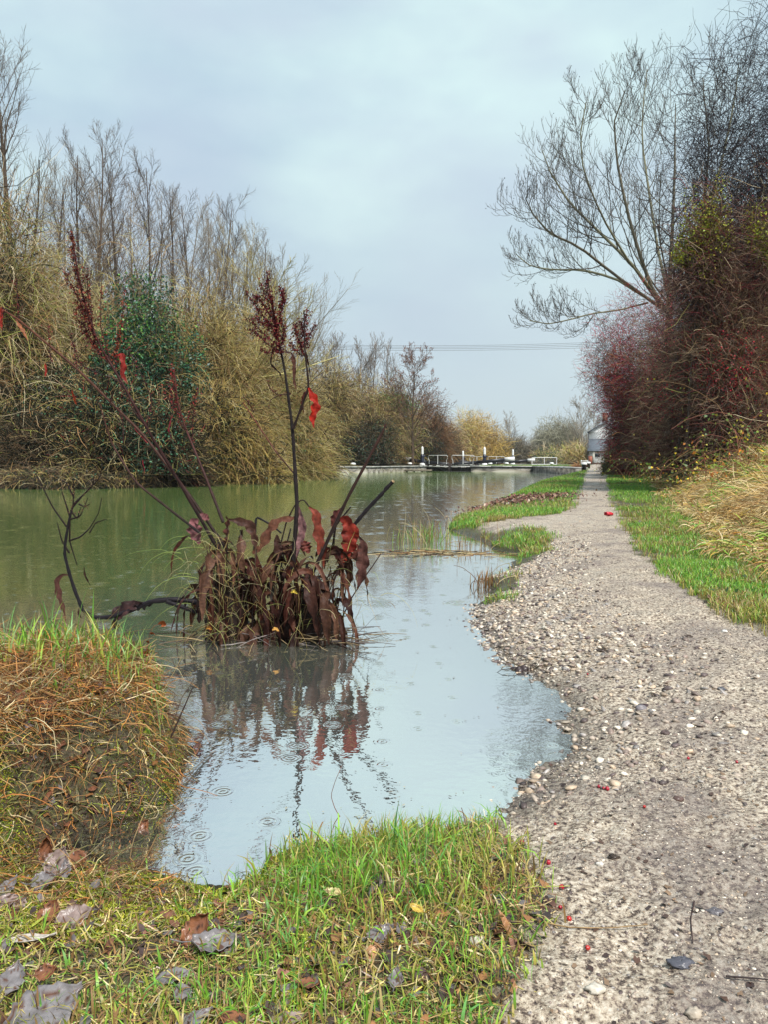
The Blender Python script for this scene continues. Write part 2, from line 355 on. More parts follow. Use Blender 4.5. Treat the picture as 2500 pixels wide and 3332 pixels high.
# ------------------------------------------------------------------ water
def water_mat():
    m, t, o = new_mat('canal_water'); tcn = N(t, 'ShaderNodeTexCoord')
    at = N(t, 'ShaderNodeAttribute', attribute_name='Col'); sp = N(t, 'ShaderNodeSeparateColor'); t.links.new(at.outputs['Color'], sp.inputs[0])
    mc = N(t, 'ShaderNodeMix', data_type='RGBA'); mc.inputs['A'].default_value = (.40, .42, .375, 1); mc.inputs['B'].default_value = (.35, .55, .16, 1)
    t.links.new(sp.outputs[0], mc.inputs['Factor'])
    df = N(t, 'ShaderNodeBsdfDiffuse'); t.links.new(mc.outputs['Result'], df.inputs[0])
    tr = N(t, 'ShaderNodeBsdfTransparent'); tr.inputs[0].default_value = (.8, .8, .72, 1)
    m1 = N(t, 'ShaderNodeMixShader'); t.links.new(sp.outputs[1], m1.inputs[0]); t.links.new(df.outputs[0], m1.inputs[1]); t.links.new(tr.outputs[0], m1.inputs[2])
    gl = N(t, 'ShaderNodeBsdfGlossy'); gl.inputs['Roughness'].default_value = .018; gl.inputs[0].default_value = (.90, .91, .88, 1)
    fr = N(t, 'ShaderNodeFresnel'); fr.inputs[0].default_value = 1.45
    f2 = N(t, 'ShaderNodeMath', operation='MULTIPLY_ADD'); f2.inputs[1].default_value = .88; f2.inputs[2].default_value = .05; f2.use_clamp = True
    t.links.new(fr.outputs[0], f2.inputs[0])
    m2 = N(t, 'ShaderNodeMixShader'); t.links.new(f2.outputs[0], m2.inputs[0]); t.links.new(m1.outputs[0], m2.inputs[1]); t.links.new(gl.outputs[0], m2.inputs[2])
    # wind ripple, rain rings
    n1 = N(t, 'ShaderNodeTexNoise'); n1.inputs['Scale'].default_value = 4; n1.inputs['Detail'].default_value = 3; t.links.new(tcn.outputs['Object'], n1.inputs[0])
    n2 = N(t, 'ShaderNodeTexNoise'); n2.inputs['Scale'].default_value = 30; n2.inputs['Detail'].default_value = 2; t.links.new(tcn.outputs['Object'], n2.inputs[0])
    hs = None
    for sc, fq, thr, fall, amp in ((2.1, 55, .6, 5.0, .5), (7.3, 32, .72, 5.5, .35)):
        vo = N(t, 'ShaderNodeTexVoronoi', voronoi_dimensions='2D'); vo.inputs['Scale'].default_value = sc; t.links.new(tcn.outputs['Object'], vo.inputs[0])
        s1 = N(t, 'ShaderNodeMath', operation='MULTIPLY'); s1.inputs[1].default_value = fq*2; t.links.new(vo.outputs['Distance'], s1.inputs[0])
        s2 = N(t, 'ShaderNodeMath', operation='SINE'); t.links.new(s1.outputs[0], s2.inputs[0])
        e = N(t, 'ShaderNodeMapRange', interpolation_type='SMOOTHSTEP'); e.inputs['From Min'].default_value = .34; e.inputs['From Max'].default_value = .05; t.links.new(vo.outputs['Distance'], e.inputs['Value'])
        g = N(t, 'ShaderNodeSeparateColor'); t.links.new(vo.outputs['Color'], g.inputs[0])
        gt = N(t, 'ShaderNodeMath', operation='GREATER_THAN'); gt.inputs[1].default_value = thr; t.links.new(g.outputs[0], gt.inputs[0])
        a = N(t, 'ShaderNodeMath', operation='MULTIPLY'); t.links.new(s2.outputs[0], a.inputs[0]); t.links.new(e.outputs[0], a.inputs[1])
        a2 = N(t, 'ShaderNodeMath', operation='MULTIPLY'); t.links.new(a.outputs[0], a2.inputs[0]); t.links.new(gt.outputs[0], a2.inputs[1])
        a3 = N(t, 'ShaderNodeMath', operation='MULTIPLY'); a3.inputs[1].default_value = amp; t.links.new(a2.outputs[0], a3.inputs[0])
        if hs is None: hs = a3
        else:
            ad = N(t, 'ShaderNodeMath', operation='ADD'); t.links.new(hs.outputs[0], ad.inputs[0]); t.links.new(a3.outputs[0], ad.inputs[1]); hs = ad
    b1 = N(t, 'ShaderNodeBump'); b1.inputs['Strength'].default_value = 1; b1.inputs['Distance'].default_value = .0011; t.links.new(hs.outputs[0], b1.inputs['Height'])
    b2 = N(t, 'ShaderNodeBump'); b2.inputs['Strength'].default_value = 1; b2.inputs['Distance'].default_value = .0006; t.links.new(n2.outputs[0], b2.inputs['Height']); t.links.new(b1.outputs[0], b2.inputs['Normal'])
    b3 = N(t, 'ShaderNodeBump'); b3.inputs['Strength'].default_value = 1; b3.inputs['Distance'].default_value = .002; t.links.new(n1.outputs[0], b3.inputs['Height']); t.links.new(b2.outputs[0], b3.inputs['Normal'])
    t.links.new(b3.outputs[0], gl.inputs['Normal']); t.links.new(b3.outputs[0], fr.inputs['Normal'])
    t.links.new(m2.outputs[0], o.inputs[0]); return m
dep = np.clip(-GZ, 0, 2)
# lighter silt stirred up off the towpath shore, green in the deep channel
sh1 = -sdist(L1, GX, GY)
deep = np.clip((sh1 - .5 - .10*np.clip(GY, 0, 14) + (fbm(GX*.7, GY*.7, 44)-.5)*1.2)/1.6, 0, 1)
clear = np.exp(-dep*48)*.9
cols = np.stack([deep, clear, np.zeros_like(deep)], 1)
sel = (GZ[Q].min(1) < .03) & (np.abs(GX[Q]).max(1) < 90) & (GY[Q].max(1) < 130) & (GY[Q].min(1) > 0) 
q = Q[sel]; u, inv = np.unique(q, return_inverse=True)
mb = MB(); mb.add(np.stack([GX[u], GY[u], np.zeros(len(u))], 1), inv.reshape(-1, 4), cols[u])
tag(mb.build('water', water_mat(), smooth=True), kind='structure')

# ------------------------------------------------------------------ growing things
def zg(x, y): return height(np.atleast_1d(np.asarray(x, float)), np.atleast_1d(np.asarray(y, float)), False)
def perp(T):
    r = rng.normal(size=T.shape); return nrm(r - (r*T).sum(-1, keepdims=True)*T)
def grow(S, D, L, K, up=0., wob=.12, r0=.01, r1=.004):
    n = len(S); L = np.broadcast_to(L, (n,)); P = np.zeros((n, K, 3)); P[:, 0] = S; d = nrm(D.copy()); up = np.broadcast_to(np.asarray(up, float), (n,))
    for k in range(1, K):
        P[:, k] = P[:, k-1] + d*(L/(K-1))[:, None]
        d = nrm(d + rng.normal(0, wob, (n, 3)) + up[:, None]*np.array([0, 0, 1.])/(K-1))
    r0 = np.broadcast_to(r0, (n,))[:, None]; r1 = np.broadcast_to(r1, (n,))[:, None]; t = np.linspace(0, 1, K)[None]
    return P, r0*(1-t)+r1*t
def spawn(P, Rd, m, t0, t1, ang, Lf, K, up=0., wob=.1, rk=.55, rmin=.006, az_bias=None):
    n, Kp, _ = P.shape; t = t0 + (t1-t0)*(np.tile(np.arange(m), n)+rng.random(n*m))/m; pi = np.repeat(np.arange(n), m)
    f = t*(Kp-1); k = np.clip(f.astype(int), 0, Kp-2); fr = (f-k)[:, None]
    S = P[pi, k]*(1-fr)+P[pi, k+1]*fr; T = nrm(P[pi, k+1]-P[pi, k]); q = perp(T)
    if az_bias is not None: q = nrm(q + np.asarray(az_bias)); q = nrm(q - (q*T).sum(-1, keepdims=True)*T)
    a = ang*(1+rng.normal(0, .2, n*m))[:, None]; D = T*np.cos(a)+q*np.sin(a)
    pr = Rd[pi, k]*(1-fr[:, 0])+Rd[pi, k+1]*fr[:, 0]; r0 = np.maximum(pr*rk, rmin)
    pl = np.linalg.norm(np.diff(P, axis=1), axis=2).sum(1)[pi]
    L = pl*Lf(t)*(1+rng.normal(0, .18, n*m)); L = np.clip(L, .04, None)
    return grow(S, D, L, K, up, wob, r0, np.maximum(r0*.35, rmin*.6))

def bare_tree(name, label, cat, group, x, y, H, r=.16, lean=(0, 0), limbs=16, L1f=.34, a1=.55, up1=.5, n2=7, n3=6, cols=((.10,.085,.07),), tmin=.007, t0=.2, leafn=0, leafc=None, vis=1.0):
    global rng
    rng = np.random.default_rng(zlib.crc32(label.encode()))
    z = float(zg(x, y)[0])-.1; root = empty(name, (x, y, z), label, cat, group); b0 = np.array([0, 0, 0.])
    P0, R0 = grow(b0[None], np.array([[lean[0], lean[1], 1.]]), H, 12, .15, .022, r, .02)
    P1, R1 = spawn(P0, R0, limbs, t0, .97, a1, lambda t: L1f*(1.15-.8*t), 8, up1, .08, .5, .012)
    P2, R2 = spawn(P1, R1, n2, .12, .98, .6, lambda t: .42*(1.1-.5*t), 6, up1*.8, .1, .5, tmin)
    P3, R3 = spawn(P2, R2, n3, .1, 1, .6, lambda t: .5*(1.1-.5*t), 4, .4, .12, .6, tmin*.8)
    t = MB(); tubes(t, P0, R0, 8, pal(cols, 1)); tubes(t, P1, R1, 5, pal(cols, len(P1)))
    t.build('trunk', M_bark, root, True)
    c = MB(); tubes(c, P2, R2, 3, pal(cols, len(P2))); tubes(c, P3, R3, 3, pal(cols, len(P3)))
    if leafn:
        e = np.concatenate([P3[:, -1], P3[:, 2], P2[:, -1]]); e = e[rng.integers(0, len(e), leafn)] + rng.normal(0, .05, (leafn, 3))
        leaves(c, e, .09, .06, pal(leafc, leafn, .3))
    c.build('crown', M_twig, root); return root

def lumps(n, rx, ry, H, m=9, squash=.55):
    """points through an uneven heap of foliage: returns points and outward directions"""
    cs = rng.normal(size=(m, 3)); cs = nrm(cs)*rng.uniform(.25, .75, (m, 1)); cs[:, 2] = np.abs(cs[:, 2]); cs = np.concatenate([cs, [[0, 0, .35]]])
    sz = rng.uniform(.28, .5, m+1); sz[-1] = .6
    k = rng.choice(m+1, n, p=sz**2/(sz**2).sum()); d = nrm(rng.normal(size=(n, 3))); u = rng.random(n)**.45
    p = cs[k] + d*(sz[k]*u)[:, None]
    p[:, 2] = np.abs(p[:, 2]); sc = np.array([rx, ry, H*.85])
    return p*sc, nrm(d*np.array([1, 1, .8])), cs*sc, sz
def bush(name, label, cat, group, px, top, hw, Y, parts, zb=None, ryf=.9, bot=None, m=9, stems=10, stemc=((.12,.10,.06),)):
    global rng
    rng = np.random.default_rng(zlib.crc32(label.encode()))
    """parts: list of ('twig'|'leaf', n, size, palette, up, extra)"""
    x = (px-1250)/F*Y; rx = hw/F*Y; ry = rx*ryf; z = float(zg(x, Y)[0]) if zb is None else zb
    ztop = PT(px, top, Y)[2]; H = ztop - z; root = empty(name, (x, Y, z), label, cat, group)
    cs_p, _d, cs, sz = lumps(3000, rx, ry, H, m)
    nf = np.array([.96/np.quantile(np.abs(cs_p[:, 0])/rx, .96), .96/np.quantile(np.abs(cs_p[:, 1])/ry, .96), .97/np.quantile(cs_p[:, 2]/H, .985)]); cs = cs*nf
    st = MB(); ns = stems; S = np.zeros((ns, 3)); S[:, :2] = rng.normal(0, .15, (ns, 2))*rx
    tgt = cs[rng.integers(0, len(cs), ns)]+rng.normal(0, .15, (ns, 3))*[rx, ry, H*.3]; S[:, 2] = -.1
    t = np.linspace(0, 1, 6)[None, :, None]; P = S[:, None]*(1-t)+tgt[:, None]*t; P = P + np.cumsum(rng.normal(0, .035*rx, P.shape), 1)*(t > 0)
    tubes(st, P, np.linspace(.035*max(1, H/5), .012, 6)[None].repeat(ns, 0), 5, pal(stemc, ns)); st.build('trunk', M_bark, root)
    cr = MB(); lf = MB(); hl = False; hc = False
    if cat in ('willow', 'bush') and Y < 85 and px < 1450: parts = [('twig', 2600, 1.3, ((.035,.03,.018), (.06,.045,.025), (.025,.03,.015)), 0, dict(rand=1.2, rise=0, wob=.3, r=.02, shell=1.1))]+list(parts)  # near-black inner twigs: shade of the gaps put into their colour
    for pt in parts:
        kind, n, size, cols, up = pt[:5]; opt = pt[5] if len(pt) > 5 else {}
        k0 = np.random.default_rng(int(abs(px*7+top*3))); 
        kk = rng.choice(len(sz), n, p=sz**2/(sz**2).sum()); d = nrm(rng.normal(size=(n, 3))); u = rng.random(n)**opt.get('shell', .45)
        scl = np.array([rx, ry, H*.85])*nf; p = cs[kk] + d*scl*(sz[kk]*u)[:, None]
        p[:, 2] = np.abs(p[:, 2])
        lx = opt.get('lean', 0)
        if lx: q_ = np.clip((p[:, 2]/H-.42)/.2, 0, 1); p[:, 0] += lx*rx*q_*q_*(3-2*q_)
        zr = opt.get('z')                        # restrict to a height band
        if zr: p[:, 2] = zr[0]*H + (p[:, 2]/max(p[:, 2].max(), 1e-3))*(zr[1]-zr[0])*H
        if opt.get('toground'): msk = rng.random(n) < opt['toground']; p[msk, 2] *= rng.random(msk.sum())*.8
        if kind == 'twig':
            hc = True; D = nrm(d*np.array([1, 1, .6]) + rng.normal(0, opt.get('rand', .5), (n, 3)) + np.array([0, 0, opt.get('rise', .4)]))
            P, Rr = grow(p, D, size*rng.uniform(.5, 1.3, n), opt.get('K', 5), up, opt.get('wob', .15), opt.get('r', .008), opt.get('r', .008)*.5)
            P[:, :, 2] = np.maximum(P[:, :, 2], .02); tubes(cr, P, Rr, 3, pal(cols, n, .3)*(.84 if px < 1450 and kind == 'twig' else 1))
        else:
            hl = True; leaves(lf, p + rng.normal(0, .04, p.shape), size*rng.uniform(.6, 1.3, n), size*rng.uniform(.45, .9, n), pal(cols, n, .3), nm=nrm(d+np.array([0,0,.7])+rng.normal(0, .6, d.shape)))
    if hc: cr.build('crown', M_twig, root)
    if hl: lf.build('foliage', M_leaf, root)
    return root

OLIVE = ((.46,.37,.13), (.56,.45,.18), (.34,.31,.09), (.64,.54,.30), (.22,.13,.06), (.46,.28,.12)); GOLD = ((.64,.45,.13), (.54,.37,.10), (.36,.25,.07), (.68,.52,.20), (.40,.24,.10))
TAN = ((.62,.48,.29), (.50,.38,.18), (.34,.31,.10), (.74,.62,.40), (.48,.50,.13), (.50,.28,.12)); BROWN = ((.20,.12,.07), (.26,.17,.09), (.14,.10,.06), (.30,.22,.12))
IVY = ((.025,.06,.03), (.04,.095,.04), (.015,.035,.025), (.06,.13,.06)); IVYB = ((.09,.22,.035), (.14,.30,.05), (.06,.15,.03)); IVYG = ((.035,.12,.065), (.06,.19,.09), (.02,.07,.045))
DARK = ((.03,.03,.02), (.05,.045,.03), (.07,.055,.035)); RUST = ((.30,.12,.05), (.22,.10,.05), (.36,.17,.07)); CRIM = ((.42,.018,.05), (.58,.03,.07), (.22,.02,.04)); HAWT = ((.07,.038,.03), (.13,.065,.045), (.04,.03,.03), (.19,.12,.085), (.28,.20,.14), (.16,.03,.035))
def wil(n, L, cols=OLIVE, **k): return ('twig', int(n*1.35), L, cols, -1.5, dict(dict(rise=.6, rand=.75, wob=.24, K=6, r=.0082), **k))
def tangle(n, L, cols, **k): return ('twig', n, L, cols, 0, dict(dict(rand=1.2, rise=0, wob=.3, r=.012), **k))
G1 = 'overgrown bushes on the far bank'
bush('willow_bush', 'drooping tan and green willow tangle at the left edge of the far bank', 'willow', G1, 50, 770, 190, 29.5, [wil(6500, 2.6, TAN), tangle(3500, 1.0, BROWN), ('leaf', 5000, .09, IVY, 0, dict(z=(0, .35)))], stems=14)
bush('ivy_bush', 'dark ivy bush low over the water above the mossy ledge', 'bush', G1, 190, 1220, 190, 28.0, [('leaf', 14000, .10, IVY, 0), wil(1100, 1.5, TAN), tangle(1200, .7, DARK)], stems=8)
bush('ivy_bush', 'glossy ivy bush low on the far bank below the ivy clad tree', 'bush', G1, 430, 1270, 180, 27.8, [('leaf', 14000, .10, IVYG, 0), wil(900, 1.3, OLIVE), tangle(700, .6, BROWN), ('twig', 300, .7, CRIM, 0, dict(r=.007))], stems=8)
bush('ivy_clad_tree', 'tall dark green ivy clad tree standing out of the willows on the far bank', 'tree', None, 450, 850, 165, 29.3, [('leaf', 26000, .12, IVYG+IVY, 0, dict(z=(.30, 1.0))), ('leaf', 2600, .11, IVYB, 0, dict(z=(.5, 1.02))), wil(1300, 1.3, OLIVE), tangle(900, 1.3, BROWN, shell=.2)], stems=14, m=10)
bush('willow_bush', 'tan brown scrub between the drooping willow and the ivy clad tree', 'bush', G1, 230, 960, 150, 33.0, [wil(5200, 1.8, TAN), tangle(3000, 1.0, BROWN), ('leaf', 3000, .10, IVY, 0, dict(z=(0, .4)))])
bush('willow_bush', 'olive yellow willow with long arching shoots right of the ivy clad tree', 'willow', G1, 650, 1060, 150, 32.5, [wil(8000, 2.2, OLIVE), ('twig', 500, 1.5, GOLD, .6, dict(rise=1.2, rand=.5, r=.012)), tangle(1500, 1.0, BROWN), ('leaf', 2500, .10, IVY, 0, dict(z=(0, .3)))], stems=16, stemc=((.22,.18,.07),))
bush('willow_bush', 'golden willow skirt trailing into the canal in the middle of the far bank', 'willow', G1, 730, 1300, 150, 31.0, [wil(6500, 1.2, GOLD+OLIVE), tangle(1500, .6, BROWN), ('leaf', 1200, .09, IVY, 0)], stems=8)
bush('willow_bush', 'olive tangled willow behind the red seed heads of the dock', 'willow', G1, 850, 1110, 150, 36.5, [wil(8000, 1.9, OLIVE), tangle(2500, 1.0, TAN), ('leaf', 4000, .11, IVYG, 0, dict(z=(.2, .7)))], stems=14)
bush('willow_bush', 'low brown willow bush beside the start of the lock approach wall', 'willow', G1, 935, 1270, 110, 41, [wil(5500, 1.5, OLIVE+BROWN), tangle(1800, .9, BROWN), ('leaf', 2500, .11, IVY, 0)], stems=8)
bush('hedge_bush', 'olive brown hedge bush above the left end of the approach wall', 'bush', G1, 1065, 1225, 95, 64, [wil(4500, 1.6, OLIVE, r=.014), tangle(2600, 1.2, BROWN), ('leaf', 3500, .14, IVYG, 0, dict(z=(.2, .7))), ('leaf', 3000, .14, IVY, 0, dict(z=(0, .5)))], ryf=1.0)
bush('hedge_bush', 'rounded brown topped hedge bush above the approach wall', 'bush', G1, 1170, 1245, 105, 68, [wil(5000, 1.7, OLIVE+BROWN, r=.014), tangle(2600, 1.2, TAN), ('leaf', 9000, .14, IVY, 0, dict(z=(0, .6)))], ryf=1.0)
bush('hedge_bush', 'dark ivy hedge bush low behind the white mooring bollards', 'bush', G1, 1150, 1375, 135, 64.5, [('leaf', 16000, .13, IVY+DARK, 0), tangle(3600, .9, DARK+BROWN)], stems=8)
bush('hedge_bush', 'bright green ivy topped bush left of the leafless copse', 'bush', G1, 1275, 1272, 70, 71, [('leaf', 8000, .14, IVYB, 0, dict(z=(.72, 1.0))), ('leaf', 7000, .13, IVY, 0, dict(z=(0, .75))), wil(2600, 2.0, TAN+OLIVE, r=.014)], ryf=1.1)
bush('hedge_bush', 'rust brown bush hanging over the dark hedge behind the left balance beam', 'bush', G1, 1388, 1318, 62, 82, [wil(4500, 1.8, RUST+BROWN, r=.014), tangle(2600, 1.2, BROWN), ('leaf', 3000, .14, DARK, 0, dict(z=(0, .5)))], ryf=1.0)
bush('hedge_bush', 'dark shaded bush right behind the left balance beam', 'bush', G1, 1320, 1385, 105, 77, [('leaf', 9000, .14, DARK+IVY, 0), tangle(3600, 1.0, DARK)], stems=8)
bush('hedge_bush', 'dark brown thicket between the two railings of the near lock gates', 'bush', G1, 1455, 1405, 58, 92, [tangle(4500, 1.6, BROWN, r=.02), ('leaf', 6000, .2, DARK+IVY, 0)], stems=6)
bush('shrub', 'golden leafed round shrub behind the middle of the lock', 'shrub', 'shrubs beyond the lock', 1575, 1358, 66, 118, [tangle(5200, 1.6, GOLD, r=.022), ('leaf', 12000, .17, ((.50,.34,.07), (.42,.28,.06), (.34,.26,.09)), 0)], stems=8, zb=.4)
bush('shrub', 'paler golden shrub left of the round golden one beyond the lock', 'shrub', 'shrubs beyond the lock', 1515, 1365, 44, 112, [tangle(4200, 1.6, TAN+GOLD, r=.022), ('leaf', 3500, .17, ((.40,.28,.10), (.34,.26,.12)), 0)], stems=8, zb=.4)
bush('shrub', 'grey brown shrub between the golden shrub and the far grey dome', 'shrub', 'shrubs beyond the lock', 1675, 1440, 52, 125, [tangle(5200, 1.8, ((.25,.22,.17), (.18,.16,.11)), r=.025), ('leaf', 2500, .2, IVY, 0)], stems=6, zb=.4)
bush('shrub', 'big grey green domed willow beyond the white gate fence', 'willow', 'shrubs beyond the lock', 1805, 1385, 74, 128, [tangle(9000, 2.0, ((.28,.27,.19), (.22,.21,.14), (.34,.33,.25)), r=.026), ('leaf', 5000, .2, IVY, 0, dict(z=(0, .4)))], stems=8, zb=.4)
bush('shrub', 'yellow green low bush left of the white cottage', 'shrub', 'shrubs beyond the lock', 1875, 1455, 36, 100, [tangle(4200, 1.3, OLIVE+TAN, r=.02), ('leaf', 1500, .16, IVYB, 0)], stems=6, zb=.4)
bush('shrub', 'dark ivy mound under the grey domed willow', 'shrub', 'shrubs beyond the lock', 1795, 1462, 74, 122, [('leaf', 7000, .2, IVY+IVYG, 0), tangle(2500, 1.2, TAN, r=.02)], stems=6, zb=.4)
bush('shrub', 'dark low scrub behind the far lock gate', 'shrub', 'shrubs beyond the lock', 1590, 1462, 90, 126, [tangle(5200, 1.4, DARK+BROWN, r=.025), ('leaf', 5000, .2, DARK, 0)], stems=6, zb=.4)
for a_ in [(110, 1400, 90, 27.2, 'small dark bramble bush just above the mossy ledge', IVY+DARK, BROWN), (330, 1405, 80, 26.9, 'bright ivy patch low between the two ivy bushes', IVYG+IVYB, OLIVE), (570, 1430, 75, 27.6, 'crimson stemmed bush behind the fallen head of the dock', IVYG, CRIM[2:]+BROWN+BROWN), (540, 1240, 80, 30.0, 'brown bush directly below and right of the ivy clad tree', IVY, BROWN+TAN), (130, 1180, 90, 29.5, 'olive bush in the tan tangle near the left edge', IVYG, OLIVE+TAN), (900, 1400, 80, 39, 'yellow leaved bush at the waterline left of the tallest dock stem', ((.45,.40,.05), (.30,.30,.05)), OLIVE+BROWN), (985, 1330, 60, 47, 'ivy bush between the willows and the marker post', IVYG+IVY, BROWN), (300, 1180, 70, 30, 'mossy brown thicket under the ivy clad tree', IVYB, BROWN+OLIVE)]:
    bush('thicket_bush', a_[4], 'bush', G1, a_[0], a_[1], a_[2], a_[3], [('leaf', 3800, .09, a_[5], 0), tangle(2200, .9, a_[6]), wil(900, 1.2, a_[6])], m=5, stems=6)
for px, top, Y, lean, lb in ((690, 900, 33.5, (.42, 0), 'olive limbed willow leaning right over the golden skirt'), (470, 1010, 31.0, (-.25, 0), 'crooked mossy willow leaning left beside the ivy clad tree'), (90, 900, 31.0, (.2, 0), 'leaning willow inside the tangle near the left edge')):
    x = (px-1250)/F*Y; bare_tree('leaning_willow', lb, 'willow', 'leaning willows in the far bank scrub', x, Y, (PT(px, top, Y)[2]-.3)*1.05, r=.16, lean=lean, limbs=20, L1f=.5, a1=.8, up1=.5, n2=8, n3=6, cols=((.36,.30,.12), (.28,.23,.10), (.44,.38,.16)), tmin=.010, t0=.15)
# distant wood that reads as one mass
mb = MB()
for q in range(44):
    px = 1380+q*14+random.uniform(-5, 5); Y = random.uniform(150, 210); x = (px-1250)/F*Y; Hh = PT(px, random.uniform(1405, 1455), Y)[2]
    P0, R0 = grow(np.array([[x, Y, 0.]]), np.array([[0, 0, 1.]]), Hh, 6, 0, .08, .12, .03); tubes(mb, P0, R0, 4, pal(((.20,.17,.13),), 1))
    P1, R1 = spawn(P0, R0, 16, .05, .95, .6, lambda t: .45*(1.1-.5*t), 5, .4, .1, .5, .03); P2, R2 = spawn(P1, R1, 11, .1, 1, .7, lambda t: .5, 4, .3, .15, .6, .025)
    tubes(mb, P1, R1, 3, pal(((.22,.19,.15),), len(P1))); tubes(mb, P2, R2, 3, pal(((.26,.22,.17), (.20,.18,.15)), len(P2)))
tag(mb.build('distant_wood', M_twig), 'hazy leafless wood far beyond the lock', 'wood', kind='stuff')
# bare poplars behind the far bank
G2 = 'leafless poplars behind the far bank'
pops = [(-45, 140, 38, 'leafless poplar cut off by the left edge, beside the tallest one'), (85, 98, 36, 'tallest leafless poplar, at the left edge of the photo'), (185, 640, 39, 'thin poplar directly right of the tallest one'),
  (255, 500, 41, 'poplar whose top is just left of the twin crowned poplar'), (325, 490, 42, 'tall twin crowned poplar left above the ivy clad tree'), (425, 560, 44, 'poplar directly above the ivy clad tree'), (482, 560, 46, 'slender poplar just right above the ivy clad tree'),
  (565, 630, 48, 'poplar midway down the row, sixth top from the left edge'), (632, 680, 50, 'poplar seventh from the left edge in the falling row'), (705, 690, 52, 'poplar eighth from the left edge in the falling row'), (762, 735, 54, 'poplar left of the last in the falling row'), (845, 800, 58, 'last and lowest poplar of the row, left of the dock seed head')]
for k, (px, top, Y, lb) in enumerate(pops):
    x = (px-1250)/F*Y; H = PT(px, top, Y)[2]-zg(x, Y)[0]
    lean = (random.uniform(-.03, .04) if k != 1 else .0, 0)
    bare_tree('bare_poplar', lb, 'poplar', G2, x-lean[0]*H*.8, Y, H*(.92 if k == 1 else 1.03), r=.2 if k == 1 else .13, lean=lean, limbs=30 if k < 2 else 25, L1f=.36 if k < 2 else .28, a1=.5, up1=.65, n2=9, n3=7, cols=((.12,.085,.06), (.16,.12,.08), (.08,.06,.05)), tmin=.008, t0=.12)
bare_tree('bare_tree', 'round crowned leafless tree fading out right of the poplar row', 'tree', None, (930-1250)/F*60, 60, PT(930, 905, 60)[2], r=.15, limbs=26, L1f=.5, a1=.9, up1=.8, n2=9, n3=7, cols=((.22,.18,.12),), tmin=.009, t0=.1)
bare_tree('bare_tree', 'wide leafless willow rising behind the olive willow', 'tree', None, (800-1250)/F*46, 46, PT(800, 850, 46)[2], r=.15, limbs=24, L1f=.5, a1=.8, up1=.8, n2=9, n3=7, cols=((.24,.19,.11), (.30,.24,.11)), tmin=.009, t0=.1)
G3 = 'leafless copse above the approach wall'
for k, (px, top, Y, lb) in enumerate([(1045, 1135, 66, 'leftmost bare tree of the copse over the approach wall'), (1100, 1120, 70, 'second bare tree of the copse, pale upright stems'), (1160, 1135, 72, 'bare tree in the middle of the copse over the rounded hedge bush'), (1215, 1125, 74, 'fourth bare tree of the copse, left of the brown leafed one'), (1270, 1150, 76, 'bare tree behind the bright ivy topped bush')]):
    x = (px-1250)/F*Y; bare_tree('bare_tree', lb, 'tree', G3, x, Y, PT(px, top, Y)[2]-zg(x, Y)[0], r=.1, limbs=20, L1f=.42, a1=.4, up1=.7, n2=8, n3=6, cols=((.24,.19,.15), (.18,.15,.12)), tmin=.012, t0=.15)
x = (1345-1250)/F*68; bare_tree('bare_tree', 'leafless tree with brown leaves still hanging, right end of the copse', 'tree', G3, x, 68, PT(1345, 1165, 68)[2]-.6, r=.14, limbs=24, L1f=.5, a1=.85, up1=.6, n2=8, n3=7, cols=((.16,.10,.07), (.12,.085,.06)), tmin=.013, t0=.15, leafn=4500, leafc=((.20,.07,.04), (.26,.11,.05), (.12,.05,.04)))
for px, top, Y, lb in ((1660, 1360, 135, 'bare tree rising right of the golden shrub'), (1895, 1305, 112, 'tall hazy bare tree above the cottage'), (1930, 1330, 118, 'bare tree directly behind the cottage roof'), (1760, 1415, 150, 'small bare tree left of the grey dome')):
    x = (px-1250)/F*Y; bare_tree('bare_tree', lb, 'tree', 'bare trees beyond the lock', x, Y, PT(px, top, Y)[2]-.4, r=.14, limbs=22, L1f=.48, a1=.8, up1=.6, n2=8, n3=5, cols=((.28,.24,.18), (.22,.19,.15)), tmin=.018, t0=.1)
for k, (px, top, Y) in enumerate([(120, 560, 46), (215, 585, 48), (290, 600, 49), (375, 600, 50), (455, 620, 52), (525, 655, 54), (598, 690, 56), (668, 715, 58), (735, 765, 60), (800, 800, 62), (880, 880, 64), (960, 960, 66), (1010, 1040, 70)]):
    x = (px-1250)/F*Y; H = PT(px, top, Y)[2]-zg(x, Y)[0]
    bare_tree('bare_poplar', ['leftmost', 'second from the left', 'third from the left', 'fourth from the left', 'fifth from the left', 'sixth from the left', 'middle one', 'sixth from the right', 'fifth from the right', 'fourth from the right', 'third from the right', 'second from the right', 'rightmost'][k]+' of the slim pale poplars in the rear row', 'poplar', 'paler poplars of the rear row', x, Y, H, r=.10, lean=(random.uniform(-.03, .03), 0), limbs=26, L1f=.32, a1=.5, up1=.7, n2=9, n3=7, cols=((.26,.21,.15), (.32,.26,.18), (.20,.16,.12)), tmin=.0085, t0=.1)
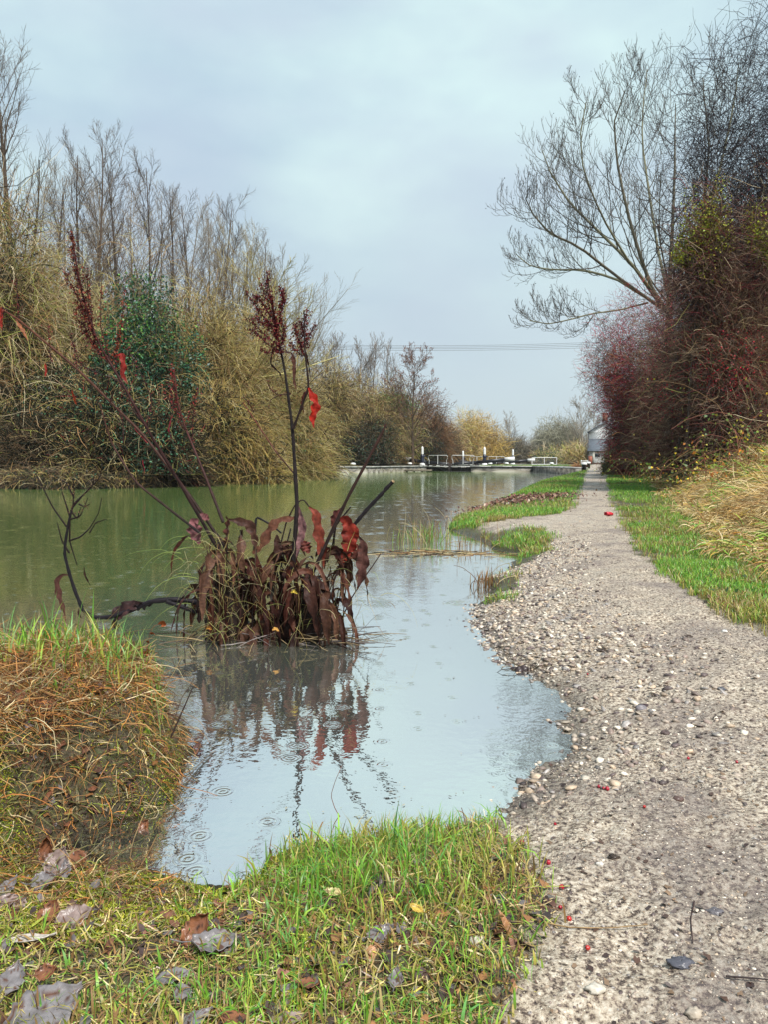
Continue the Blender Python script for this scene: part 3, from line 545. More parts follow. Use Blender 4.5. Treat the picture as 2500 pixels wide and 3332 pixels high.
# undergrowth spilling over the far waterline
n = 26000; A = np.array([W(a_, b_)[:2] for a_, b_ in [(-500, 1597)]+left_px]); seg = np.linalg.norm(np.diff(A, axis=0), axis=1); cu = np.concatenate([[0], np.cumsum(seg)])
tt = rng.random(n)*cu[-1]; X0 = np.interp(tt, cu, A[:, 0]); Y0 = np.interp(tt, cu, A[:, 1]); off = rng.random(n)**1.3*2.6-.1
X0 = X0-off*.35+rng.normal(0, .1, n); Y0 = Y0+off*.9; mb = MB()
P, Rr = grow(np.stack([X0, Y0, zg(X0, Y0)+rng.random(n)*.35], 1), np.stack([rng.normal(.1, .6, n), rng.normal(-.7, .5, n), rng.uniform(.2, 1.2, n)], 1), rng.uniform(.3, .9, n), 5, -1.9, .2, .009, .005); P[:, :, 2] = np.maximum(P[:, :, 2], -.04)
tubes(mb, P, Rr, 3, pal(BROWN+OLIVE+DARK+DARK+DARK, n, .25)); e = np.stack([X0, Y0, zg(X0, Y0)+rng.random(n)*.5], 1)[:9000]; leaves(mb, e, .1, .07, pal(IVY+DARK+IVYG, 9000))  # repeated dark tones paint the shadow under the overhang into the colour
tag(mb.build('undergrowth', M_leaf), 'tangled brown undergrowth hanging over the far waterline', 'undergrowth', kind='stuff')
# moss ledge
def lump_mesh(mb, c, rx, ry, rz, C, seed=0, n=18):
    u, v = np.meshgrid(np.linspace(0, 2*math.pi, n, endpoint=False), np.linspace(0, math.pi/2, n//2), indexing='ij')
    d = np.stack([np.cos(u)*np.sin(v), np.sin(u)*np.sin(v), np.cos(v)], -1); r = .8+.4*fbm(d[..., 0]*3+seed, d[..., 1]*3+d[..., 2]*2, seed)
    X = d*r[..., None]*[rx, ry, rz]+np.asarray(c); m = n//2
    Qs = [(i*m+j, ((i+1) % n)*m+j, ((i+1) % n)*m+j+1, i*m+j+1) for i in range(n) for j in range(m-1)]
    mb.add(X.reshape(-1, 3), Qs, C)
c = W(120, 1588, 0); mb = MB(); lump_mesh(mb, (c[0], c[1]+.5, -.05), 1.15, .6, .36, (.16,.22,.02), 3); n = 5000
a = rng.random(n)*2*math.pi; q = np.sqrt(rng.random(n)); pz = np.stack([c[0]+q*np.cos(a)*1.15, c[1]+.5+q*np.sin(a)*.6, .33*np.sqrt(np.clip(1-q*q, 0, 1))+rng.normal(0, .02, n)], 1)
leaves(mb, pz, .06, .04, pal(((.38,.42,.03), (.26,.34,.03), (.46,.48,.05)), n)); tag(mb.build('moss_ledge', M_leaf), 'bright yellow green mossy ledge at the waterline under the left bushes', 'moss')

# ------------------------------------------------------------------ towpath hedge (right)
G4 = 'hawthorn hedge beside the towpath'
def haw(n, L, cols=HAWT, **k): return ('twig', n, L, cols, -.4, dict(dict(rand=1.0, rise=.2, wob=.38, K=5, r=.0052), **k))
bush('hawthorn', 'crimson twigged far end of the hedge hanging over the towpath', 'hawthorn', G4, 2090, 1165, 98, 41, [haw(15000, .5, CRIM+HAWT, lean=-.6, r=.0065), ('leaf', 20000, .055, CRIM+((.55,.02,.06), (.50,.03,.05)), 0, dict(shell=.25, lean=-.6)), haw(4000, .45, HAWT, z=(0, .6))], m=12)
bush('hawthorn', 'dark purple brown hawthorn right behind the crimson hedge end', 'hawthorn', G4, 2125, 1015, 122, 32, [haw(21000, .6, HAWT+RUST+CRIM, lean=-.6, r=.006), ('leaf', 17000, .045, CRIM+HAWT, 0, dict(shell=.3, lean=-.6)), haw(7000, .5, HAWT, z=(0, .6))], m=12)
bush('hawthorn', 'claret and brown hawthorn hiding the foot of the ash trunk', 'hawthorn', G4, 2190, 985, 100, 30, [haw(17000, .65, HAWT+CRIM), ('leaf', 16000, .045, CRIM+HAWT, 0, dict(shell=.3)), haw(7000, .5, HAWT, z=(0, .6))], m=12)
bush('low_shrub', 'low dark green shrub at the foot of the crimson hedge end', 'shrub', None, 2022, 1450, 50, 35, [('leaf', 7000, .09, IVY+IVYB, 0), haw(1500, .6, BROWN)], stems=6)
bush('hawthorn', 'brown tangled hawthorn in the middle of the hedge', 'hawthorn', G4, 2210, 1010, 140, 27, [haw(20000, .7, HAWT+BROWN), haw(120, 1.2, TAN, r=.008, shell=.1), haw(10000, .6, HAWT, z=(0, .6)), ('leaf', 16000, .046, CRIM, 0, dict(shell=.2))], m=12)
bush('ivy_shrub', 'dark glossy ivy shrub at the foot of the middle of the hedge', 'shrub', None, 2235, 1225, 72, 21.0, [('leaf', 13000, .07, IVY+IVYG, 0), haw(2000, .5, BROWN)], stems=6)
bush('hawthorn', 'hawthorn thick with red berries above the bramble bank', 'hawthorn', G4, 2350, 900, 150, 17, [haw(17000, .7, HAWT+BROWN), haw(120, 1.1, TAN, r=.006, shell=.1), haw(9000, .6, HAWT, z=(0, .5)), ('leaf', 14000, .042, ((.55,.015,.035), (.66,.03,.06), (.26,.01,.02)), 0, dict(z=(.3, .85), shell=.15)), ('leaf', 6000, .05, DARK, 0)], m=14)
bush('hawthorn', 'tall black twigged hawthorn filling the top right corner', 'hawthorn', G4, 2490, -60, 265, 18.5, [haw(5600, 1.1, ((.03,.03,.04), (.05,.045,.05), (.04,.03,.03)), z=(.40, 1.0), r=.006), haw(6000, .9, ((.03,.03,.04), (.06,.045,.045)), z=(.15, .65)), ('leaf', 3500, .04, ((.02,.02,.03), (.05,.02,.03)), 0, dict(z=(.35, 1.0)))], m=16, stems=40, stemc=((.05,.05,.06),), ryf=.8)
for px, top, hw, n_, lb in ((2235, 600, 55, 1700, 'yellow green leaf clump beside the ash limbs halfway up the hedge'), (2310, 560, 50, 1300, 'upper yellow green leaf clump in front of the black hawthorn'), (2455, 640, 48, 1100, 'green leaf clump near the right edge above the red brown bush'), (2290, 700, 60, 1100, 'lower thin yellow green leaf clump fading into the red hedge')):
    bush('field_maple', lb, 'maple', 'field maples with late leaves in the hedge', px, top, hw, 16.4, [('leaf', n_, .056, ((.34,.40,.03), (.24,.32,.03), (.44,.42,.04), (.30,.24,.04)), 0, dict(z=(.74, 1.0), shell=.7)), haw(700, .6, HAWT, z=(.66, 1.0))], m=5, stems=3, stemc=((.06,.045,.035),))
bush('hawthorn', 'red brown bush under the yellow green leaves at the right edge', 'hawthorn', G4, 2450, 700, 190, 18, [haw(22000, .6, HAWT+HAWT+BROWN), haw(120, 1.2, TAN, r=.006, shell=.1), haw(13000, .6, HAWT, z=(0, .5)), ('leaf', 17000, .040, CRIM+RUST, 0, dict(shell=.2)), ('leaf', 1200, .07, ((.24,.32,.04),), 0, dict(z=(.1, .75)))], m=14, stems=14)
# the ash
def ash():
    global rng
    rng = np.random.default_rng(5)
    Y = 36.0; base = PT(2195, 1500, Y); z = float(zg(base[0], Y)[0]); b0 = np.array([base[0], Y, z])
    root = empty('ash_tree', b0, 'big leafless ash with upcurved shoots spreading over the towpath', 'tree')
    def L(pts):
        A = np.array([PT(px, py, Y+dy*1.3) for px, py, dy in pts]); s = np.linspace(0, 1, len(A)); t = np.linspace(0, 1, 12)
        return np.stack([np.interp(t, s, A[:, k]) for k in range(3)], 1)
    lim = [([(2195,1480,0),(2180,1150,0),(2178,1000,0),(2190,800,.3),(2200,560,.3),(2205,330,.2)], .15), ([(2175,1020,0),(2120,930,-.4),(2065,760,-.8),(2020,560,-1),(2005,400,-1.2),(2045,290,-1.4)], .085),
      ([(2165,1010,0),(2060,860,.6),(1950,750,1.2),(1860,660,1.6),(1800,560,1.8),(1770,480,2)], .075), ([(2150,1000,0),(2010,900,-1),(1880,800,-2),(1790,760,-2.5),(1730,700,-2.8),(1700,650,-3)], .06),
      ([(2140,990,0),(2000,905,.5),(1900,880,1),(1800,880,1.3),(1730,870,1.6),(1685,830,1.8)], .055), ([(2110,985,0),(2020,1010,-.5),(1920,1025,-1),(1850,1045,-1.2),(1790,1060,-1.4),(1725,1050,-1.6)], .035),
      ([(2185,960,0),(2260,800,.4),(2330,600,.8),(2370,420,1),(2390,300,1),(2400,200,1)], .07), ([(2180,980,0),(2140,800,1.5),(2110,600,2.4),(2090,450,3),(2095,330,3.4),(2110,230,3.6)], .06),
      ([(2180,990,0),(2240,840,-1.5),(2290,700,-2.4),(2310,500,-3),(2300,380,-3.2),(2290,260,-3.4)], .06), ([(2120,940,-.4),(2040,840,-1.5),(1960,700,-2),(1900,560,-2.3),(1890,440,-2.5),(1910,330,-2.6)], .045)]
    P = np.array([L(a) for a, _ in lim])-b0; P = P + np.cumsum(rng.normal(0, .02, P.shape), 1)*np.linspace(0, 1, 12)[None, :, None]
    t = np.linspace(0, 1, 12); Rr = np.array([r*(1-t)+.016*t for _, r in lim])
    tr = MB(); ac = ((.20,.19,.12), (.17,.15,.11)); tubes(tr, P, Rr*1.25, 7, pal(ac, len(P), .05))
    Lx = P[1:]; Rx = Rr[1:]
    P1, R1 = spawn(P, Rr*1.25, 19, .25, .99, .75, lambda t: .29*(1.15-.6*t), 7, 1.0, .05, .45, .012); 
    tubes(tr, P1, R1, 4, pal(((.13,.12,.09), (.09,.08,.07)), len(P1))); tr.build('trunk', M_bark, root, True)
    P2, R2 = spawn(P1, R1, 8, .15, 1, .75, lambda t: .42*(1.1-.4*t), 6, 1.5, .04, .6, .009)
    P3, R3 = spawn(P2, R2, 3, .15, 1, .7, lambda t: .5*(1.1-.4*t), 5, 1.6, .05, .75, .009)
    c = MB(); cc = ((.06,.055,.05), (.10,.085,.07)); tubes(c, P2, R2, 3, pal(cc, len(P2))); tubes(c, P3, R3, 3, pal(cc, len(P3)))
    e = P2[rng.integers(0, len(P2), 1500), -1]+rng.normal(0, .06, (1500, 3)); leaves(c, e, .06, .04, pal(((.03,.025,.03),), 1500))
    c.build('crown', M_twig, root)
ash()
# brambles: arching canes with yellow and green leaves
brs = [(2440, 1440, 12.5, 'bramble with big orange and yellow leaves at the right edge'), (2330, 1450, 15.5, 'greenish bramble in front of the ivy shrub'), (2210, 1470, 20, 'yellowing bramble halfway along the dead grass bank'), (2120, 1480, 26, 'small yellow green bramble near the far end of the bank'), (2490, 1260, 13.5, 'green leafed bramble high on the bank at the right edge')]
for px, py, Y, lb in brs:
    b = PT(px, 1500, Y); z = float(zg(b[0], Y)[0]); root = empty('bramble', (b[0], Y, z), lb, 'bramble', 'brambles on the towpath bank'); n = 34
    S = rng.normal(0, .35, (n, 3)); S[:, 2] = 0; top = PT(px, py-60, Y)[2]-z
    P, Rr = grow(S, np.stack([rng.normal(0, .7, n), rng.normal(0, .7, n), np.ones(n)*1.3], 1), max(.9, top*1.5), 9, -2.6, .1, .006, .003); P[:, :, 2] = np.maximum(P[:, :, 2], .03)
    c = MB(); tubes(c, P, Rr, 4, pal(((.20,.12,.06), (.12,.10,.04), (.26,.10,.07)), n)); c.build('cane', M_twig, root)
    e = P.reshape(-1, 3); m = 420; e = e[rng.integers(0, len(e), m)]+rng.normal(0, .09, (m, 3)); e[:, 2] = np.abs(e[:, 2])
    lc = ((.60,.40,.03), (.55,.20,.03), (.20,.26,.04), (.12,.2,.04)) if 'orange' in lb else ((.08,.16,.03), (.14,.22,.04), (.40,.34,.05))
    l = MB(); leaves(l, e, rng.uniform(.035, .085, m), rng.uniform(.025, .06, m), pal(lc, m, .25)); l.build('foliage', M_leaf, root)

# ------------------------------------------------------------------ grass, stones, litter
rng = np.random.default_rng(11); random.seed(11)
def in_front(x, y, m=.06): return (y > .4) & (np.abs(x/y) < .5+m+.3/y)
GREENS = ((.19,.42,.04), (.26,.50,.055), (.12,.30,.04), (.34,.53,.07), (.15,.37,.09)); YELL = ((.42,.36,.07), (.34,.38,.06), (.50,.40,.14)); STRAW = ((.50,.38,.18), (.38,.25,.10), (.30,.16,.06), (.58,.48,.28), (.22,.11,.05))
DST = ((.56,.42,.20), (.44,.31,.13), (.66,.53,.30), (.30,.17,.07), (.60,.40,.14))
def scatter(n, x0, x1, y0, y1, dens, power=1.0):
    y = 1/(1/y0+(1/y1-1/y0)*rng.random(n)) if power == 2 else y0+(y1-y0)*rng.random(n)**power
    x = x0+(x1-x0)*rng.random(n); k = dens(x, y) > rng.random(n); return x[k], y[k]
# verge grass, both sides of the towpath
def d_verge(x, y):
    pmk = pathmask(x, y); s = sdist(L1, x, y); sl = sdist(SL, x, y); edge = fbm(x*2.2, y*2.2, 71)
    d = (1-pmk)*(s > .03)*np.clip(1-sl/.6, .06, 1)*(.45+.9*edge)
    bare = np.clip((fbm(x*1.5, y*1.1, 75)-.50)*8, 0, .93)
    return d*(1-bare*(x < 5.5)*(x < 1.1+.255*y))*(y > 2.6)*(in_front(x, y))
gx, gy = [], []
for n, y0, y1, x0, x1 in ((150000, 2.6, 6, 1.2, 5), (230000, 4.5, 12, .4, 7.5), (170000, 11, 28, 1, 15), (110000, 26, 68, 5, 24)):
    a, b_ = scatter(n, x0, x1, y0, y1, d_verge); gx.append(a); gy.append(b_)
gx = np.concatenate(gx); gy = np.concatenate(gy); n = len(gx); gz = height(gx, gy, False)-.01
tone = fbm(gx*1.1, gy*.8, 80); C = pal(GREENS, n, .2); yl = rng.random(n) < np.clip((tone-.53)*2.4+.10, .04, .7); C[yl] = pal(YELL+STRAW[:1], yl.sum(), .2)
brn = (gx < W(1900, 1600)[0]) & (gy < 14) & (rng.random(n) < .5*(fbm(gx*2, gy*2, 83) > .5)+.15); C[brn] = pal(STRAW+YELL, brn.sum())
far = 1+np.clip(gy-5, 0, 60)*.05; hgt = rng.uniform(.03, .085, n)*(1+.6*(fbm(gx*2, gy*2, 81)-.5))*np.clip(far, 1, 1.5)
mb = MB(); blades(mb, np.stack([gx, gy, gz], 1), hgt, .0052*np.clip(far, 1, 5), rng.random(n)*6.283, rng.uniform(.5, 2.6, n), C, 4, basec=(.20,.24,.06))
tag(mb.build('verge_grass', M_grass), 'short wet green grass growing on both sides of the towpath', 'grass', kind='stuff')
# bits caught in the verge
x, y = scatter(9000, .5, 16, 3, 40, lambda a, b_: d_verge(a, b_)*np.clip((fbm(a*1.2, b_*1.2, 170)-.35)*3, .1, 1), 1.4); n = len(x); mb = MB()
leaves(mb, np.stack([x, y, height(x, y, False)+rng.uniform(.02, .07, n)], 1), rng.uniform(.02, .05, n), rng.uniform(.015, .04, n), pal(((.14,.07,.04), (.24,.15,.06), (.06,.13,.03), (.38,.32,.08), (.08,.05,.035), (.05,.10,.03)), n), nm=nrm(rng.normal(0, .5, (n, 3))+[0, -.2, 1]))
tag(mb.build('verge_weeds', M_leaf), 'small brown leaves and dark weed leaves caught in the verge grass', 'ground cover', kind='stuff')
# flotsam and drowned stones along the waterline
x, y = scatter(90000, -.6, 3, 1.6, 9, lambda a, b_: (sdist(L1, a, b_) < .02)*(sdist(L1, a, b_) > -.5)*np.exp(np.clip(sdist(L1, a, b_), -1, 0)/.09)*.16*(fbm(a*3, b_*3, 175) > .45)); n = len(x); mb = MB()
leaves(mb, np.stack([x, y, np.full(n, .0025)], 1), rng.uniform(.003, .014, n)*np.clip(y/3, .7, 2.5), rng.uniform(.002, .006, n)*np.clip(y/3, .7, 2.5), pal(((.16,.11,.07), (.08,.05,.04), (.40,.34,.22), (.26,.28,.10)), n), ax=nrm(rng.normal(0, 1, (n, 3))*[1, 1, .02]), nm=np.tile([[0, 0, 1.]], (n, 1)))
x, y = scatter(700, -.5, 2.2, 1.7, 12, lambda a, b_: (sdist(L1, a, b_) < -.05)*1.0); n = len(x); leaves(mb, np.stack([x, y, np.full(n, .0025)], 1), rng.uniform(.004, .018, n), rng.uniform(.002, .007, n), pal(((.20,.15,.10), (.40,.38,.28), (.10,.08,.06)), n), ax=nrm(rng.normal(0, 1, (n, 3))*[1, 1, .02]), nm=np.tile([[0, 0, 1.]], (n, 1)))
tag(mb.build('flotsam', M_litter), 'flecks of leaf and straw floating along the waterline', 'debris', kind='stuff')
# foreground clump
FG = sdist
def d_fore(x, y):
    pmk = pathmask(x, y); s = sdist(L1, x, y)
    left = x < -.42; pmk = np.where((x < -.40) & (y > 1.66) & (s < .09), 1, pmk)
    d = (1-pmk)*(s > -.01)*(y < 2.3)*np.clip(.35+1.3*(fbm(x*5, y*5, 90)-.3), .12, 1)
    d = np.where(left & (y > 1.35), d*.28, d); d = np.where((x < -.22) & (y < 1.66) & (y > 1.15), d*.30, d)
    return d*in_front(x, y, .1)
x, y = scatter(88000, -1.5, .8, .75, 2.3, d_fore); n = len(x); z = height(x, y)-.006
C = pal(GREENS, n, .2); t_ = fbm(x*4, y*4, 95); yl = rng.random(n) < np.clip((t_-.42)*2+.22, .1, .7); C[yl] = pal(YELL, yl.sum(), .2); st = rng.random(n) < .07; C[st] = pal(STRAW, st.sum())
clump = np.clip(1-np.hypot((x-.02)/.42, (y-1.58)/.25), 0, 1); C[(rng.random(n) < .16) & (clump < .3)] = (.30, .17, .07)
h = rng.uniform(.02, .060, n)*(1+1.3*clump); bl = rng.random(n) < .05; h[bl] *= 1.5
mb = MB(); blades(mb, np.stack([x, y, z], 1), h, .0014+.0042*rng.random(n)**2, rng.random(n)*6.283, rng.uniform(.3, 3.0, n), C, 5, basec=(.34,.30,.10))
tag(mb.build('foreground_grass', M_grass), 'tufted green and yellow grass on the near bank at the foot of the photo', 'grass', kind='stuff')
# thatch and broken leaf pieces under the near grass
x, y = scatter(60000, -1.4, .7, .75, 1.95, lambda a, b_: (sdist(L1, a, b_) > .02)*(pathmask(a, b_) < .6)*in_front(a, b_, .1)*.6); n = len(x); mb = MB()
P, Rr = grow(np.stack([x, y, height(x, y)+rng.uniform(.001, .012, n)], 1), np.stack([rng.normal(0, 1, n), rng.normal(0, 1, n), rng.normal(0, .12, n)], 1), rng.uniform(.01, .055, n), 4, -.1, .25, .0012, .0006)
ribbons(mb, P, Rr*rng.uniform(.5, 1.6, (n, 1)), nrm(np.cross(nrm(P[:, -1]-P[:, 0]), [0, 0, 1.])+rng.normal(0, .3, (n, 3))), pal(YELL+STRAW+((.16,.09,.05), (.10,.06,.04), (.24,.30,.06)), n, .25))
x, y = scatter(5200, -1.4, .7, .75, 1.9, lambda a, b_: (sdist(L1, a, b_) > .02)*(pathmask(a, b_) < .7)*in_front(a, b_, .1)*np.clip((fbm(a*5, b_*5, 160)-.42)*5, .05, 1)); x2, y2 = scatter(1500, -1.3, -.6, 1.7, 2.4, lambda a, b_: sdist(L1, a, b_) > .02); x = np.concatenate([x, x2]); y = np.concatenate([y, y2]); n = len(x)
scraps(mb, np.stack([x, y, height(x, y)+.008], 1), .008+.035*rng.random(n)**1.5, pal(((.10,.05,.035), (.19,.08,.045), (.07,.045,.04), (.15,.13,.13), (.28,.13,.05)), n), .4)
tag(mb.build('leaf_litter', M_litter), 'matted dead grass and broken brown leaf pieces between the near blades', 'leaf litter', kind='stuff')
# fresh tall blades along the back of the tussock
n = 1100; x = rng.uniform(-1.2, -.48, n); y = rng.uniform(2.0, 2.5, n); z = height(x, y)-.01; cl = fbm(x*7, y*3, 97); k = (cl+rng.random(n)*.4 > .62) & (sdist(L1, x, y) > .05) & (x < -.6); x, y, z = x[k], y[k], z[k]; n = len(x)
C = pal(GREENS+YELL[:2]+((.30,.44,.16), (.36,.46,.16)), n, .2); mb = MB(); blades(mb, np.stack([x, y, z], 1), rng.uniform(.05, .13, n)+.08*(rng.random(n) < .1), rng.uniform(.003, .0065, n), rng.random(n)*6.283, rng.uniform(.2, 1.6, n), C, 6)
tag(mb.build('tussock_grass', M_grass), 'long fresh blades sprouting along the back edge of the brown tussock', 'grass', kind='stuff')
# straw tangle on the tussock
n = 36000; x = rng.uniform(-1.35, -.40, n); y = rng.uniform(1.45, 2.55, n); s = sdist(L1, x, y); k = (s > -.01) & in_front(x, y, .15) & (rng.random(n) < np.clip((height(x, y, False)-.02)*9, .55, 1)); x, y = x[k], y[k]; n = len(x)
zz = height(x, y); z = zz+rng.uniform(-.01, .025, n); D = np.stack([rng.normal(.15, .8, n), rng.normal(-.35, .7, n), rng.uniform(-.1, .7, n)], 1)
edge = np.clip(1-sdist(L1, x, y)/.12, 0, 1); D[:, 2] -= edge*.6; D[:, 0] += edge*.15
P, Rr = grow(np.stack([x, y, z], 1), D, rng.uniform(.02, .11, n)*np.where(rng.random(n) < .2, 1.6, .7), 6, -.8, .2, .0010, .0005)
P[:, :, 2] = np.maximum(P[:, :, 2], np.clip(height(P[:, :, 0].ravel(), P[:, :, 1].ravel(), False).reshape(P.shape[:2])-.004, -.05, 9))
cc = pal(STRAW+((.44,.18,.05), (.56,.30,.10), (.12,.05,.03), (.09,.04,.025), (.14,.06,.03), (.50,.22,.06), (.42,.17,.05)), n, .3); low = (z < .20); g_ = low & (rng.random(n) < .35); cc[g_] = pal(((.16,.15,.05), (.10,.09,.04)), g_.sum())
mb = MB(); ribbons(mb, P, Rr*rng.uniform(.5, 1.5, (n, 1)), perp(nrm(P[:, -1]-P[:, 0])), cc)
tag(mb.build('straw_tangle', M_straw), 'orange brown dead grass matted over the tussock at the left', 'dead grass', kind='stuff')
# moss
def mossd(x, y): return np.clip((fbm(x*4, y*4, 120)-.40)*6, 0, 1)*(sdist(L1, x, y) > .0)*in_front(x, y, .1)*(((x < -.12) & (y < 1.72))*1. + (x < -.5)*(y >= 1.72)*.30)
x, y = scatter(420000, -1.3, 0, .95, 2.3, mossd); n = len(x); z = height(x, y)+rng.uniform(-.002, .010, n); mb = MB()
leaves(mb, np.stack([x, y, z], 1), rng.uniform(.004, .010, n), rng.uniform(.0015, .004, n), pal(((.42,.46,.04), (.28,.36,.03), (.54,.52,.05), (.18,.24,.03)), n), ax=nrm(rng.normal(0, 1, (n, 3))+[0, 0, .8]))
tag(mb.build('moss', M_leaf), 'yellow green moss cushions on the near bank and tussock foot', 'moss', kind='stuff')
# dead grass bank
def d_slope(x, y): return (sdist(SL, x, y) > -.35+.8*(fbm(x*1.5, y*1.5, 130)-.5))*(sdist(SL, x, y) < 6)*in_front(x, y, .1)
px_, py_ = [], []
for n, y0, y1, x0, x1 in ((50000, 4, 10, 2.5, 8), (70000, 9, 20, 4, 13), (60000, 19, 52, 6, 22)):
    a, b_ = scatter(n, x0, x1, y0, y1, d_slope); px_.append(a); py_.append(b_)
x = np.concatenate(px_); y = np.concatenate(py_); n = len(x); z = height(x, y, False); lay = fbm(x*.9, y*.9, 133)
sl_ = sdist(SL, x, y); D = np.stack([rng.normal(-.9, .6, n), rng.normal(-.25, .6, n), rng.uniform(.0, 1.1, n)], 1)
P, Rr = grow(np.stack([x, y, z+rng.random(n)*.12], 1), D, rng.uniform(.18, .62, n)*np.clip(.5+sl_, .35, 1), 6, -1.6, .2, 1, 1); Wd = (.0034*np.clip(1+y*.07, 1, 3.2))[:, None]*np.array([1, 1, .9, .8, .6, .2])[None]
P[:, :, 2] = np.maximum(P[:, :, 2], height(P[:, :, 0].ravel(), P[:, :, 1].ravel(), False).reshape(P.shape[:2])+.005)
C = pal(DST, n, .2); gr = rng.random(n) < np.clip((lay-.52)*1.8, 0, .35); C[gr] = pal(GREENS+YELL, gr.sum()); orr = rng.random(n) < .05; C[orr] = pal(((.5,.24,.05), (.45,.32,.05)), orr.sum())
mb = MB(); ribbons(mb, P, Wd, perp(nrm(P[:, -1]-P[:, 0])), C)
tag(mb.build('dead_grass_bank', M_straw), 'long flattened straw coloured grass on the bank below the hedge', 'dead grass', kind='stuff')
n = 7000; x, y = scatter(n*3, 3, 18, 5, 40, lambda a, b_: d_slope(a, b_)*(fbm(a, b_, 140) > .55)*(sdist(SL, a, b_) > .4), 1); n = len(x); z = height(x, y, False)+rng.uniform(.02, .3, n); mb = MB()
leaves(mb, np.stack([x, y, z], 1), .07, .05, pal(((.10,.2,.04), (.16,.25,.05), (.45,.36,.04), (.30,.13,.05)), n), nm=nrm(rng.normal(0, .6, (n, 3))+[0, -.4, 1])); tag(mb.build('bank_leaves', M_leaf), 'small bramble and nettle leaves among the dead grass of the bank', 'ground cover', kind='stuff')
# gravel
ico = np.array([(0,0,1),(.894,0,.447),(.276,.851,.447),(-.724,.526,.447),(-.724,-.526,.447),(.276,-.851,.447),(.724,.526,-.447),(-.276,.851,-.447),(-.894,0,-.447),(-.276,-.851,-.447),(.724,-.526,-.447),(0,0,-1)])
icf = np.array([(0,1,2),(0,2,3),(0,3,4),(0,4,5),(0,5,1),(1,6,2),(2,7,3),(3,8,4),(4,9,5),(5,10,1),(6,7,2),(7,8,3),(8,9,4),(9,10,5),(10,6,1),(6,11,7),(7,11,8),(8,11,9),(9,11,10),(10,11,6)])
def stones(mb, x, y, z, s, C, flat=.5):
    n = len(x); V = ico[None]*(1+rng.normal(0, .22, (n, 12, 1)))*np.stack([rng.uniform(.7, 1.4, n), rng.uniform(.6, 1.1, n), flat*rng.uniform(.6, 1.3, n)], 1)[:, None]
    a = rng.random(n)*6.283; c, s_ = np.cos(a)[:, None], np.sin(a)[:, None]; tl = rng.normal(0, .3, n)[:, None]
    V = np.stack([V[..., 0]*c-V[..., 1]*s_, V[..., 0]*s_+V[..., 1]*c, V[..., 2]+V[..., 0]*tl], -1)*s[:, None, None]
    V = V+np.stack([x, y, z], 1)[:, None]; Fq = (icf[None]+(np.arange(n)*12)[:, None, None]).reshape(-1, 3); mb.add(V.reshape(-1, 3), Fq, np.repeat(C, 12, 0))
STC = ((.50,.42,.33), (.38,.31,.25), (.62,.55,.45), (.24,.18,.15), (.11,.08,.075), (.30,.27,.25), (.46,.35,.25)); mb = MB()
def d_path(x, y): return (pathmask(x, y) > .5)*in_front(x, y)*(height(x, y, False) > -.05)*np.clip(.35+1.2*fbm(x*2.5, y*1.5, 150), 0, 1)
for n, x0, x1, y0, y1, s0, s1, fl in ((34000, -.1, 2, .85, 2.2, .0010, .0045, .5), (26000, .2, 3, 2, 4.5, .0016, .0065, .5), (12000, .5, 4.5, 4.2, 9, .003, .010, .45), (5000, 1.5, 8, 8.5, 24, .008, .018, .45)):
    x, y = scatter(n, x0, x1, y0, y1, d_path); s = s0+(s1-s0)*rng.random(len(x))**3; stones(mb, x, y, height(x, y)-s*.15, s, pal(STC, len(x), .2), fl)
# coarse chippings towards the shore
def d_coarse(x, y): s = sdist(L1, x, y); return (s > -.10)*(s < .75)*(pathmask(x, y) > .1)*(y > 1.9)*np.clip(1-s/.8, 0, 1)*(fbm(x*2, y*2, 151)+.3)*np.where(y < 3.1, .25, 1)
x, y = scatter(60000, 0, 2.6, 1.9, 8, d_coarse); s = .004+.013*rng.random(len(x))**1.6; stones(mb, x, y, np.maximum(height(x, y), -.02)+s*.1, s, pal(STC, len(x), .25), .45)
tag(mb.build('gravel', M_stone), 'wet beige and grey chippings strewn over the towpath', 'gravel', kind='stuff')
# dark crumbs of rotted leaf on the path
mb = MB(); x, y = scatter(34000, -.2, 4.5, .85, 9, d_path, 1.4); n = len(x); scraps(mb, np.stack([x, y, height(x, y)+.002], 1), .003+.020*rng.random(n)**3.2, pal(((.05,.03,.025), (.09,.05,.035), (.13,.10,.09), (.20,.13,.08)), n))
tag(mb.build('leaf_crumbs', M_litter), 'dark crumbs of rotted leaf trodden into the towpath', 'leaf litter', kind='stuff')

